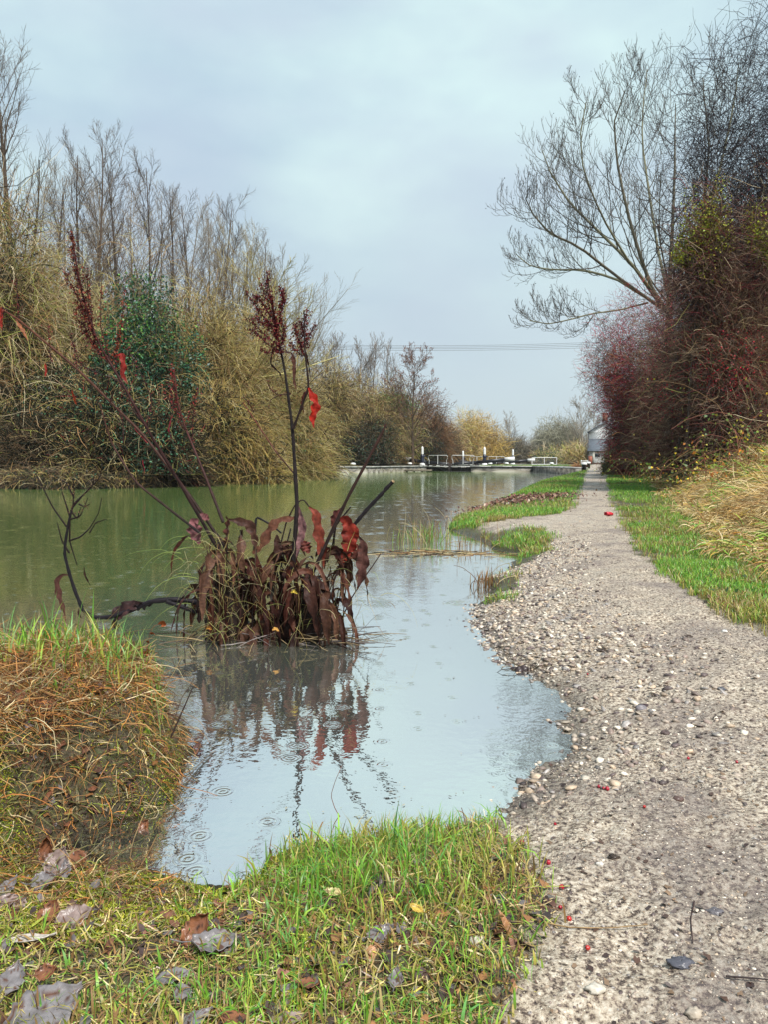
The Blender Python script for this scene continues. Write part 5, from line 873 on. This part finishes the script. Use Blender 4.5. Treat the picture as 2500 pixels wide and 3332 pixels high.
for q in range(n):
    P_, R_ = grow(S[q:q+1], np.array([[rng.normal(0, .18)+(S[q, 0])*.25, rng.normal(0, .15), 1.]]), rng.uniform(.2, .52), 8, 0, .06, .0045, .0025); mb = MB(); tubes(mb, P_, R_, 5, pal(((.03,.018,.015), (.05,.025,.02), (.10,.06,.04)), 1)); mb.build('leaf_stalk', M_stem, dock)
mb = MB()
for cx, hw, tp in ((742, 62, 1840), (1015, 85, 1890), (885, 70, 1990), (700, 40, 1930), (1080, 50, 1960)):
    c0 = PT(cx, 2075, DY)-DC; lump_mesh(mb, (c0[0], 0, -.03), hw*DY/F, hw*.75*DY/F, (2075-tp)*DY/F, (.03,.018,.014), cx, 26)
mb.build('root_mass', M_dead, dock)
n = 430; lobe = rng.random(n) < .6; cx = np.where(lobe, rng.normal(735, 60, n), rng.normal(1010, 95, n)); S = np.stack([(cx-915)*DY/F, rng.normal(-.07, .09, n), rng.uniform(.02, .50, n)*np.where(lobe, 1, .75)], 1)
D = np.stack([rng.normal(0, .6, n), rng.normal(-.3, .5, n), rng.normal(.1, .8, n)], 1); P, Rr = grow(S, D, rng.uniform(.06, .30, n), 8, -1.5, .2, .0013, .0003); P[:, :, 2] = np.maximum(P[:, :, 2], -.004)
mb = MB(); tubes(mb, P, Rr, 3, pal(((.50,.46,.16), (.42,.30,.10), (.30,.34,.10), (.36,.22,.09), (.55,.48,.26), (.14,.09,.05)), n)); o = tag(mb.build('dead_grass', M_straw, dock), kind='stuff')
# grass strands reaching out left, and grey stalks splayed at the waterline
n = 13; P, Rr = grow(np.stack([rng.uniform(-.50, -.40, n), rng.normal(0, .06, n), rng.uniform(.12, .5, n)], 1), np.stack([rng.uniform(-1.4, -.7, n), rng.normal(0, .3, n), rng.uniform(-.1, .8, n)], 1), rng.uniform(.12, .42, n), 10, -1.6, .08, .0016, .0003)
P[:, :, 2] = np.maximum(P[:, :, 2], .002); mb = MB(); tubes(mb, P, Rr, 4, pal(((.36,.44,.12), (.30,.38,.10)), n)); n = 12
P, Rr = grow(np.stack([rng.uniform(-.42, .40, n), rng.normal(.0, .05, n), rng.uniform(.38, .55, n)], 1), np.stack([rng.normal(.1, .5, n), rng.normal(0, .2, n), np.ones(n)], 1), rng.uniform(.08, .22, n), 8, -.5, .15, .0014, .0003); tubes(mb, P, Rr, 4, pal(((.45,.50,.16), (.40,.40,.14)), n)); tag(mb.build('green_shoots', M_straw, dock), kind='stuff')
n = 90; S = np.stack([rng.uniform(-.45, .38, n), rng.uniform(-.22, .02, n), rng.uniform(.0, .05, n)], 1); D = np.stack([rng.normal(.45, .6, n)+S[:, 0]*1.3, rng.normal(-.4, .5, n), rng.normal(.02, .12, n)], 1); P, Rr = grow(S, D, rng.uniform(.08, .34, n), 6, -.1, .08, .0028, .0012); P[:, :, 2] = np.clip(P[:, :, 2], -.003, .1)
mb = MB(); tubes(mb, P, Rr, 4, pal(((.10,.08,.07), (.22,.19,.18), (.06,.04,.03), (.30,.22,.12)), n, .3)); tag(mb.build('sodden_stalks', M_stem, dock), kind='stuff')
for px, py, C, lb in ((955,1928,(.7,.5,.08),'small yellow leaf caught low in the clump'), (895,2050,(.6,.32,.08),'ochre leaf at the foot of the clump'), (678,2046,(.55,.25,.06),'orange brown leaf at the left foot of the clump')):
    dleaf([(px-10,py,-.24),(px,py-6,-.24),(px+12,py+4,-.24)], 10, C, None, .2, lb)
# other water plants
def tuft(name, label, cat, px, py, n, h, C, spread, lean=1.0, kindC=None):
    p = W(px, py); root = empty(name, p, label, cat); mb = MB(); B = np.zeros((n, 3)); B[:, 0] = rng.normal(0, spread, n); B[:, 1] = rng.normal(0, spread*.8, n); B[:, 2] = -.02
    blades(mb, B, rng.uniform(.4, 1, n)*h, .006, rng.random(n)*6.28, rng.uniform(.1, 1.5, n)*lean, pal(C, n), 6); mb.build('blades', M_grass, root); m2 = MB(); k = max(4, n//14)
    P, Rr = grow(B[:k], np.stack([rng.normal(0, .5, k), rng.normal(0, .4, k), np.ones(k)], 1), h*1.4, 8, -1.2, .1, .0028, .0015); tubes(m2, P, Rr, 4, pal(STRAW, k)); m2.build('dead_stalks', M_straw, root)
tuft('reed_tuft', 'green and straw tuft standing in the water right of the dock', 'reed', 1385, 1768, 190, .32, GREENS+YELL+STRAW, .16); tuft('reed_tuft', 'brown broken tuft in the water beside the gravel point', 'reed', 1580, 1912, 60, .20, STRAW[1:3]+((.25,.12,.05),), .05, .7)
tuft('reed_tuft', 'dark reed stubs in the water below the first grass spit', 'reed', 1550, 1785, 70, .24, STRAW[1:]+((.12,.07,.04),), .14, .6); tuft('reed_tuft', 'thin brown stubs at the edge of the muddy leaf patch', 'reed', 1480, 1715, 60, .26, STRAW[2:]+((.12,.07,.04),), .12, .9)
n = 160; p = W(1430, 1800); mb = MB(); P, Rr = grow(np.stack([rng.normal(0, .35, n), rng.normal(0, .12, n), np.zeros(n)+.002], 1), np.stack([rng.normal(0, 1, n), rng.normal(0, .4, n), np.zeros(n)], 1), rng.uniform(.05, .35, n), 5, 0, .12, .003, .0015); P[:, :, 2] = np.clip(P[:, :, 2], 0, .02)
tubes(mb, P, Rr, 3, pal(STRAW+DARK, n)); o = mb.build('floating_stalks', M_straw); o.location = tuple(p); tag(o, 'raft of broken stalks floating round the water tufts', 'debris', kind='stuff')
n = 1500; x = rng.normal(0, .42, n); y = rng.normal(0, .7, n); p = W(1700, 1640, .1); mb = MB(); X = p[0]+x+y*.5; Y = p[1]+y; leaves(mb, np.stack([X, Y, zg(X, Y)+rng.uniform(.02, .10, n)], 1), .06, .045, pal(((.13,.05,.04), (.20,.09,.06), (.09,.04,.03), (.3,.2,.12)), n), nm=nrm(rng.normal(0, .4, (n, 3))+[0, -.3, 1])); tag(mb.build('leaf_litter', M_litter), 'dark red brown leaf litter on the left verge spit', 'leaf litter', kind='stuff')

# single twigs
def twig(pts, r, C, label, name='twig', cat='twig', mat=None, kids=(), z=None):
    A = np.array([(W(a[0], a[1], a[2]) if z is None else PT(a[0], a[1], a[2])) for a in pts])
    if z is None: A[:, 2] = np.array([max(zg(q[0], q[1])[0], 0)+.006 for q in A])
    c = A[0].copy(); P = smooth(A-c, 14); mb = MB(); mb.path(P, np.linspace(r, r*.5, 14), 5, C); root = empty(name, c, label, cat); mb.build('stalk', mat or M_stem, root)
    return root, c
twig([(1660,2920,.12),(1740,2960,.12),(1850,2985,.12),(1980,2985,.12),(2110,2973,.12)], .0016, (.30,.20,.10), 'long straw coloured twig lying from the grass clump onto the path')
twig([(2262,2900,.12),(2250,2960,.12),(2258,3030,.12)], .0016, (.05,.03,.03), 'short dark bent twig on the lower path')
twig([(2365,3165,.12),(2430,3170,.12),(2520,3182,.12)], .0018, (.04,.03,.03), 'dark twig running off the right edge of the path')
twig([(1980,2405,.12),(2010,2415,.12),(2040,2428,.12)], .0015, (.06,.03,.03), 'thin dark twig near the water end of the open path')
twig([(730,3290,.12),(800,3235,.12),(880,3200,.12),(962,3192,.12)], .0022, (.5,.42,.24), 'pale dry grass stalk lying across the bottom grass')
twig([(1145,2705,1.88),(1092,2640,1.9),(1075,2590,1.9),(1090,2540,1.9),(1112,2490,1.9)], .0012, (.25,.11,.07), 'thin reddish stalk standing up out of the shallows above the clump', z=1)
twig([(700,2520,2.25),(740,2485,2.3),(778,2447,2.35)], .0028, (.07,.05,.04), 'dark stick poking out of the water right of the tussock', z=1)
twig([(555,2400,2.05),(590,2320,2.05),(625,2240,2.05)], .003, (.05,.03,.025), 'thick dark stick leaning out from the tussock shoulder', z=1)
twig([(560,2360,2.1),(590,2270,2.1),(628,2215,2.1),(640,2160,2.1)], .0014, (.10,.06,.04), 'slim bent twig beside the thick stick on the tussock', z=1)
twig([(505,2300,2.1),(540,2230,2.1),(575,2170,2.1),(592,2130,2.1)], .0011, (.42,.32,.14), 'pale grass stalk rising from the tussock shoulder', z=1)
twig([(500,2330,2.0),(580,2310,1.95),(650,2345,1.9),(672,2385,1.9)], .0010, (.36,.22,.12), 'arching reddish stalk drooping right over the water', z=1)
twig([(560,2430,1.95),(605,2460,1.95),(612,2500,1.95),(625,2540,1.95)], .0010, (.06,.04,.035), 'angular black stem hanging to the water by the tussock', z=1)
twig([(415,2840,1.68),(430,2740,1.7),(470,2640,1.72),(520,2560,1.75)], .0013, (.38,.26,.13), 'straw twig arching up from the dark cove', z=1)
twig([(450,2830,1.62),(490,2760,1.62),(510,2715,1.62)], .0016, (.36,.22,.10), 'jointed tan twig at the mouth of the cove', z=1)
twig([(200,2330,2.1),(240,2290,2.15),(300,2275,2.15)], .0016, (.3,.2,.1), 'broken straw on top of the tussock', z=1)
rt, c = twig([(468,2175,2.3),(478,2110,2.3),(487,2060,2.3),(500,2035,2.3),(528,2028,2.3)], .0014, (.22,.09,.05), 'upright stalk with bright rust leaves behind the tussock', name='dead_weed', cat='weed', z=1)
for px, py, s_ in ((520,2032,26), (488,2062,20), (476,2090,12), (470,2128,20), (480,2118,12)):
    q = PT(px, py, 2.3)-c; A = np.array([q, q+[.006, -.004, .006], q+[.014*s_/20, 0, -.003]]); dleaf(None, s_, (.42,.12,.035), (.30,.07,.03), .5, None, par=rt, sc=2.3, P=smooth(A, 7))
rt, c = twig([(195,2190,2.2),(215,2160,2.2),(232,2140,2.2)], .0014, (.25,.10,.06), 'short stalk with a withered flower on top of the tussock', name='dead_weed', cat='weed', z=1)
for q_ in range(4):
    q = PT(232+q_*2, 2142-q_*3, 2.2)-c; dleaf(None, 16, (.26,.09,.05), None, .8, None, par=rt, sc=2.2, P=smooth(np.array([q, q+[.004*(q_-1.5), 0, .006], q+[.009*(q_-1.5), 0, .002]]), 6))
rt, c = twig([(700,2450,0),(690,2452,0),(640,2500,0),(560,2600,0)], .002, (.18,.16,.14), 'sodden branch lying just at the surface right of the tussock', name='sunken_branch', cat='branch')
rt, c = twig([(670,2830,0),(850,2745,0),(1050,2665,0),(1340,2555,0)], .0022, (.50,.52,.50), 'long pale straight stalk lying in the shallows above the grass clump', name='sunken_branch', cat='branch'); rt.location.z = -.0065

# ------------------------------------------------------------------ lock
def strip_wall(name, pts, th_, z0, z1, label, cat, cop=(.45,.45,.42), copth=.09):
    root = empty(name, (pts[0][0], pts[0][1], 0), label, cat); o0 = np.array([pts[0][0], pts[0][1], 0.]); w_ = MB(); c_ = MB()
    for a, b in zip(pts[:-1], pts[1:]):
        a = np.array([*a[:2], 0]); b = np.array([*b[:2], 0]); L = np.linalg.norm(b-a); d = (b-a)/L; an = math.atan2(d[1], d[0]); nn = np.array([-d[1], d[0], 0]); m = (a+b)/2+nn*th_/2-o0
        w_.box(m+[0, 0, (z0+z1)/2], (L, th_, z1-z0), an, (.20,.18,.15)); k = max(1, int(L/1.6))
        for q in range(k): c_.box(a+d*L*(q+.5)/k+nn*(th_/2-.02)-o0+[0, 0, z1+copth/2], (L/k-.02, th_+.10, copth), an, np.array(cop)*random.uniform(.8, 1.1))
    w_.build('wall', M_brick, root); c_.build('coping', M_conc_c, root); return root
def brick_mat():
    m, t, o = new_mat('stained_wall'); p = N(t, 'ShaderNodeBsdfPrincipled'); tcn = N(t, 'ShaderNodeTexCoord'); n = N(t, 'ShaderNodeTexNoise'); n.inputs['Scale'].default_value = 1.4; n.inputs['Detail'].default_value = 8; n.inputs['Roughness'].default_value = .7
    mpn = N(t, 'ShaderNodeMapping'); mpn.inputs['Scale'].default_value = (1, 1, 2.5); t.links.new(tcn.outputs['Object'], mpn.inputs[0]); t.links.new(mpn.outputs[0], n.inputs[0]); r = N(t, 'ShaderNodeValToRGB'); e = r.color_ramp.elements; e[0].position = .38; e[0].color = (.05, .045, .035, 1); e[1].position = .62; e[1].color = (.30, .28, .24, 1)
    t.links.new(n.outputs[0], r.inputs[0]); t.links.new(r.outputs[0], p.inputs['Base Color']); p.inputs['Roughness'].default_value = .8; t.links.new(p.outputs[0], o.inputs[0]); return m
M_brick = brick_mat(); M_conc_c = col_mat('coping_stone', .75, .25, noise=.35, nscale=2, bump=.4, bscale=15, bdist=.01)
l0 = W(1008, 1540)[:2]; l1 = W(1200, 1538.5)[:2]
strip_wall('approach_wall', [l0, l1, LK(-HALF, -3.0)], .7, -.6, .40, 'long low concrete approach wall on the far side left of the lock', 'wall')
strip_wall('lock_wall', [LK(-HALF, -3.0), LK(-HALF, 40)], .8, -.6, .40, 'left side wall of the lock chamber', 'wall'); strip_wall('lock_wall', [LK(HALF, 40), LK(HALF, -3.0), LK(7.5, -3.5), W(1872, 1546)[:2]], .8, -.6, .40, 'stained stone wing wall right of the lock gates with grass on top', 'wall')
root = empty('mooring_plank', PT(1350, 1526, 64), 'weathered timber fender plank at the water beneath the left quay', 'fender'); root.location.z = .12; mb = MB(); mb.box((0, 0, 0), (3.0, .22, .14), -.25, (.20,.17,.13)); mb.build('beam', M_bark, root); mb = MB()
for q in range(5): mb.box((-1.3+q*.65, .02-(-1.3+q*.65)*.26, -.18), (.1, .12, .3), -.25, (.10,.08,.06))
mb.build('strut', M_bark, root)
def lock_leaf(y0, side, label, rail=True, bl=4.2, zo=.58, zi=1.06):
    """one mitre gate leaf with its balance beam; side -1 left, +1 right"""
    h = LK(side*HALF, y0); root = empty('lock_gate', (h[0], h[1], 0), label, 'lock gate', 'lock gates'); root.rotation_euler = (0, 0, -A16+(0 if side > 0 else 0)); s = side
    mi = np.array([-s*HALF*.985, -.75, 0]); d = mi/np.linalg.norm(mi); an = math.atan2(d[1], d[0])
    g = MB(); L = np.linalg.norm(mi); g.box(mi*.5+[0, 0, -.05], (L, .22, .75), an, (.05,.042,.035))
    for f in (.0, .33, .66, .985): g.box(mi*f+[0, 0, .12], (.24, .30, 1.15 if f in (.0, .985) else .8), an, (.04,.033,.03))
    g.build('leaf', M_bark, root)
    wk = MB(); wk.box(mi*.5+[-.0, -.28, .40], (L*.9, .30, .06), an, (.6,.6,.57)); wk.build('walkway', M_gen, root)
    o_ = np.array([s*bl, .15, 0]); bm_ = MB(); pts = [(mi*.95+[0, 0, zo+.04], .13), (np.array([0, 0, (zo+zi)*.46+.02]), .16), (o_*.79+[0, 0, zi-.06], .19)]
    for (a, ra), (b, rb) in zip(pts[:-1], pts[1:]):
        dd = b-a; Ln = np.linalg.norm(dd); q = nrm(dd); up = np.array([0, 0, 1.]); sdv = nrm(np.cross(q, up)); up2 = np.cross(sdv, q); V = []
        for p_, r_ in ((a-q*.02, ra), (b+q*.02, rb)):
            for u_, v_ in ((-1,-1), (1,-1), (1,1), (-1,1)): V.append(p_+sdv*u_*r_+up2*v_*r_*.85)
        bm_.add(V, [(0,1,2,3), (7,6,5,4), (0,4,5,1), (1,5,6,2), (2,6,7,3), (3,7,4,0)], (.02,.02,.022))
    bb = bm_.build('balance_beam', M_paintb, root); e = MB(); e.box(o_-np.array([s*.2, 0, 0])+[0, 0, zi+.0], (.85, .34, .36), .03*s, (.8,.8,.78), rx=-.06*s); e.build('white_end', M_paintw, bb)
    if rail:
        r = MB(); z0 = .62; a = mi*.88+[0, -.22, 0]; b = mi*.12+[0, -.22, 0]; fl = nrm(a-b)*.10
        rr2 = .019; pl = [a+[0, 0, z0], a+[0, 0, z0+.35]+fl*.2, a+fl+[0, 0, z0+.48], a+fl+[0, 0, z0+.72], a+[0, 0, z0+.78], b+[0, 0, z0+.78], b-fl+[0, 0, z0+.72], b-fl+[0, 0, z0+.48], b+[0, 0, z0+.35], b+[0, 0, z0]]
        r.path(pl, rr2, 6, (.7,.7,.68)); m_ = (a+b)/2; r.path([m_+[0, 0, z0], m_+[0, 0, z0+.78]], .028, 6, (.7,.7,.68)); r.build('handrail', M_paintw, root)
    return root
lock_leaf(0, -1, 'left leaf of the near lock gates with its black beam and white end', bl=2.0); lock_leaf(0, 1, 'right leaf of the near lock gates, its beam ending in a long white block', bl=3.1)
lock_leaf(22, -1, 'left leaf of the far lock gates, mostly hidden behind the near gates', bl=2.4, zi=1.0); lock_leaf(22, 1, 'right leaf of the far lock gates with a small white beam end', bl=3.0, zi=1.0)
def paddle(px, Y, zt, label, sc_=1.0):
    x = (px-1250)/F*Y; root = empty('paddle_gear', (x, Y, .46), label, 'paddle gear', 'paddle gear posts beside the lock'); H = (zt-.46)
    mb = MB(); mb.lathe((0, 0, 0), [(.01, 0), (.27, 0), (.27, .12), (.22, .22), (.12, .26), (.01, .27)], 10, (.8,.8,.8)); mb.build('foot', M_paintw, root, True)
    mb = MB(); mb.lathe((0, 0, 0), [(.11, .26), (.15, .40), (.17, H*.36), (.13, H*.40), (.19, H*.46), (.19, H*.52), (.12, H*.56), (.11, H*.60)], 10, (.03,.035,.06)); mb.box((.16, -.05, H*.49), (.18, .12, .14), 0, (.03,.035,.06)); mb.build('gear_case', M_paintb2, root, True)
    mb = MB(); mb.lathe((0, 0, 0), [(.115, H*.6), (.12, H*.66), (.105, H*.9), (.09, H*.955), (.04, H*.965), (.035, H), (.01, H)], 10, (.8,.8,.8)); mb.build('rack_cover', M_paintw, root, True)
M_paintb2 = col_mat('blue_black_paint', .35, .5, const=(.016, .02, .04))
paddle(1376, 69.5, 2.22, 'left white topped paddle post on blue black gear, nearest the dark hedge'); paddle(1578, 71, 2.2, 'right near white topped paddle post, in front of the golden shrub'); paddle(1508, 90, 2.1, 'slim white paddle post seen between the two handrails'); paddle(1670, 91, 2.3, 'far right white paddle post above the small beam end')
def bollard(px, py, Y, label, big=False):
    p = PT(px, py, Y); root = empty('mooring_bollard', (p[0], Y, .46 if not big else float(zg(p[0], Y)[0])), label, 'bollard', 'mooring bollards by the lock')
    if big:
        mb = MB(); mb.lathe((0, 0, 0), [(.01, -.1), (.15, -.1), (.14, .36), (.17, .38), (.01, .385)], 14, (.03,.03,.03)); mb.build('post', M_paintb, root, True); mb = MB(); mb.lathe((0, 0, 0), [(.172, .375), (.18, .40), (.175, .46), (.14, .49), (.01, .50)], 14, (.8,.8,.8)); mb.build('cap', M_paintw, root, True)
    else:
        mb = MB(); mb.lathe((0, 0, 0), [(.01, -.05), (.13, -.05), (.11, .10), (.14, .14)], 12, (.1,.1,.1)); mb.build('post', M_conc, root, True); mb = MB(); mb.lathe((0, 0, 0), [(.14, .14), (.22, .15), (.22, .22), (.16, .29), (.01, .31)], 12, (.8,.8,.8)); mb.build('cap', M_paintw, root, True)
for a in [(1148,1511,60.5,'leftmost white capped bollard on the approach wall'), (1225,1512,63,'second white capped bollard on the approach wall'), (1336,1506,68,'white capped bollard under the left beam end'), (1557,1505,72,'white capped bollard left of the right near paddle post'), (1597,1507,73,'white capped bollard right of the right near paddle post'), (1651,1507,75,'white capped bollard under the small far beam end'), (1797,1510,74,'white capped bollard in front of the white framed fence')]: bollard(*a)
bollard(1902, 1530, 46, 'nearer black bollard with a white cap beside the towpath', True); bollard(1916, 1517, 57, 'farther black bollard with a white cap beside the towpath', True)
# white framed mesh fence
p = PT(1773, 1512, 78); root = empty('mesh_fence', (p[0], 78, .48), 'white framed grey mesh panel fence right of the lock', 'fence'); mb = MB()
for x in (-1.25, 0, 1.25): mb.path([(x, 0, -.05), (x, 0, .76)], .035, 6, (.7,.7,.7))
for z in (.06, .76): mb.path([(-1.25, 0, z), (1.25, 0, z)], .03, 6, (.7,.7,.7))
mb.build('frame', M_paintw, root); mb = MB()
for q in range(24): mb.path([(-1.22+q*.106, .01, .06), (-1.22+q*.106, .01, .74)], .006, 3, (.3,.3,.3))
for q in range(7): mb.path([(-1.22, .01, .1+q*.1), (1.22, .01, .1+q*.1)], .006, 3, (.3,.3,.3))
mb.build('mesh', M_gen, root)
# yellow marker post
p = PT(1033, 1500, 58); z = float(zg(p[0], 58)[0]); mb = MB(); mb.lathe((0, 0, 0), [(.01, -.1), (.05, -.1), (.05, 1.0), (.03, 1.08), (.01, 1.09)], 8, (.62, .60, .18)); o = mb.build('marker_post', M_gen, smooth=True); o.location = (p[0], 58, z); tag(o, 'pale yellow marker post at the left end of the approach wall', 'post')
mb = MB(); mb.lathe((0, 0, 0), [(.01, -.6), (.10, -.6), (.10, .55), (.01, .57)], 8, (.08,.06,.05)); o = mb.build('timber_pile', M_bark, smooth=True); q = W(1016, 1541); o.location = (q[0], q[1], 0); tag(o, 'dark timber pile standing in the water at the end of the approach wall', 'pile')
# rusty fern by the bollards
p = PT(1882, 1512, 56); root = empty('rusty_bracken', (p[0], 56, float(zg(p[0], 56)[0])), 'rust red bracken clump left of the black bollards', 'bracken'); n = 240; P, Rr = grow(rng.normal(0, .15, (n, 3))*[1, 1, .1], rng.normal(0, .7, (n, 3))*[1, 1, .2]+[0, 0, 1], rng.uniform(.3, .75, n), 6, -2, .15, .012, .006)
mb = MB(); tubes(mb, P, Rr, 3, pal(RUST+((.4,.2,.09),), n)); mb.build('fronds', M_twig, root)
# ------------------------------------------------------------------ cottage
CY = 100.0
def cz(py): return PT(1900, py, CY)[2]
def cx_(px): return (px-1250)/F*CY
root = empty('lock_cottage', (cx_(1965), CY, .5), 'white lock cottage with a grey slate lean to roof, half hidden by the red hedge', 'cottage'); o0 = np.array([cx_(1965), CY, .5])
x0, x1 = cx_(1918), cx_(2015); M_white = col_mat('whitewash', .8, .2, noise=.12, nscale=1.5, const=(.90, .90, .88)); M_slate = col_mat('slate', .5, .4, noise=.25, nscale=5, const=(.16, .18, .21), bump=.4, bscale=9, bdist=.02)
ze, za = cz(1405), cz(1392); xm = (x0+x1)/2; V = np.array([(x0, CY, .3), (x1, CY, .3), (x1, CY, ze), (xm, CY, za+.8), (x0, CY, ze), (x0, CY+6, .3), (x1, CY+6, .3), (x1, CY+6, ze), (xm, CY+6, za+.8), (x0, CY+6, ze)])-o0
mb = MB(); mb.add(V, [(0,1,2,4), (5,9,7,6), (0,4,9,5), (1,6,7,2)]); mb.add(V[[2,3,4]], [(0,1,2)]); mb.add(V[[7,8,9]], [(0,1,2)]); 
zf, zt, ze2 = .3, cz(1430), cz(1467); V = np.array([(x0+.05, CY-2.6, zf), (x1, CY-2.6, zf), (x1, CY-2.6, ze2-.05), (x0+.05, CY-2.6, ze2-.05), (x0+.05, CY, zf), (x0+.05, CY, zt-.05), (x1, CY, zf), (x1, CY, zt-.05)])-o0
mb.add(V, [(0,1,2,3), (0,3,5,4), (1,6,7,2)]); mb.build('wall', M_white, root)
mb = MB()
def slab(A, th_): 
    A = np.array(A)-o0; n_ = nrm(np.cross(A[1]-A[0], A[2]-A[0])); B = A+n_*th_; mb.add(np.concatenate([A, B]), [(0,1,2,3), (7,6,5,4), (0,4,5,1), (1,5,6,2), (2,6,7,3), (3,7,4,0)])
slab([(x0-.15, CY-2.95, ze2-.12), (x1, CY-2.95, ze2-.12), (x1, CY-.01, zt), (x0-.15, CY-.01, zt)], .10); slab([(x0-.25, CY-.3, ze-.05), (xm, CY-.3, za+.85), (xm, CY+6.3, za+.85), (x0-.25, CY+6.3, ze-.05)][::-1], .12); slab([(xm, CY-.3, za+.85), (x1+.25, CY-.3, ze-.05), (x1+.25, CY+6.3, ze-.05), (xm, CY+6.3, za+.85)][::-1], .12)
rf = mb.build('roof', M_slate, root); mb = MB(); mb.box(np.array([xm, CY+3, za+1.3])-o0, (.7, .7, 1.6), 0, (.28,.12,.08)); mb.build('chimney', M_gen, rf)
mb = MB(); mb.path(np.array([(x0-.06, CY-2.7, .4), (x0-.06, CY-2.7, ze2), (x0-.06, CY-.1, ze-.1)])-o0, .06, 6, (.05,.05,.05)); mb.build('downpipe', M_paintb, root); root.rotation_euler = (0, 0, -A16)
mb = MB(); mb.box(np.array([x0+1.1, CY-2.62, 1.5])-o0, (.6, .04, .5), 0, (.03,.035,.04)); w1 = mb.build('window', M_paintb, root)
p = PT(1923, 1507, 92); mb = MB(); mb.box((0, 0, .55), (.42, .42, 1.1), 0, (.30,.10,.06)); root = empty('gate_pier', (p[0], 92, .42), 'red brick gate pier in front of the cottage', 'pier'); mb.build('shaft', M_gen, root); mb = MB(); mb.box((0, 0, 1.14), (.5, .5, .08), 0, (.4,.38,.34)); mb.build('capstone', M_conc, root)
p = PT(1933, 1507, 91); mb = MB(); mb.box((0, 0, .72), (.22, .22, 1.45), 0, (.36,.35,.30)); mb.box((0, 0, 1.48), (.26, .26, .07), 0, (.36,.35,.30)); o = mb.build('timber_post', M_gen); o.location = (p[0], 91, .42); tag(o, 'tall grey timber post beside the brick gate pier', 'post')
root = empty('lattice_fence', (PT(1952, 1500, 90)[0], 90, .42), 'white lattice fence panel before the cottage wall', 'fence'); mb = MB()
for q in range(12): mb.box((-.62+q*.13, 0, .62), (.03, .03, .62), 0, (.7,.7,.68))
for q in range(5): mb.box((.1, -.035, .35+q*.14), (1.5, .03, .03), 0, (.7,.7,.68))
mb.build('lattice', M_paintw, root); mb = MB(); mb.box((.1, .1, .12), (1.5, .2, .3), 0, (.14,.09,.07)); mb.build('plinth', M_conc, root)
root = empty('rail_gate', (PT(1905, 1500, 93)[0], 93, .42), 'low white rail gate left of the brick pier', 'gate'); mb = MB()
for x in (-.42, .42): mb.box((x, 0, .28), (.10, .10, .62), 0, (.8,.8,.8))
mb.build('post', M_paintw, root); mb = MB()
for z in (.12, .32, .48): mb.box((0, -.07, z), (.84, .04, .09), 0, (.8,.8,.8))
mb.build('rail', M_paintw, root)
# damp winter air

# wires
for k, (ya, yb) in enumerate(((1108, 1098), (1112, 1104), (1116, 1110), (1121, 1116))):
    A = PT(700, ya+2, 150); B = PT(2250, yb, 150); t = np.linspace(0, 1, 24)[:, None]; P = A*(1-t)+B*t; P[:, 2] -= 1.2*4*t[:, 0]*(1-t[:, 0]); mb = MB(); mb.path(P-A, .035, 4, (.20,.22,.24)); o = mb.build('overhead_wire', M_gen); o.location = tuple(A)
    tag(o, ['topmost', 'second from the top', 'third from the top', 'lowest'][k]+' of the four overhead wires crossing the sky beyond the lock', 'wire', 'overhead wires')
# thin damp air round the whole scene
m, t, o = new_mat('damp_air'); v = N(t, 'ShaderNodeVolumePrincipled'); v.inputs['Density'].default_value = .0003; v.inputs['Color'].default_value = (.88, .93, 1, 1); v.inputs['Anisotropy'].default_value = .2
t.links.new(v.outputs[0], o.inputs['Volume']); mb = MB(); mb.box((0, 0, 24.0), (900, 900, 58.0), 0, (1, 1, 1)); hz = mb.build('haze', m); tag(hz, 'thin damp haze over the canal', 'haze', kind='stuff')
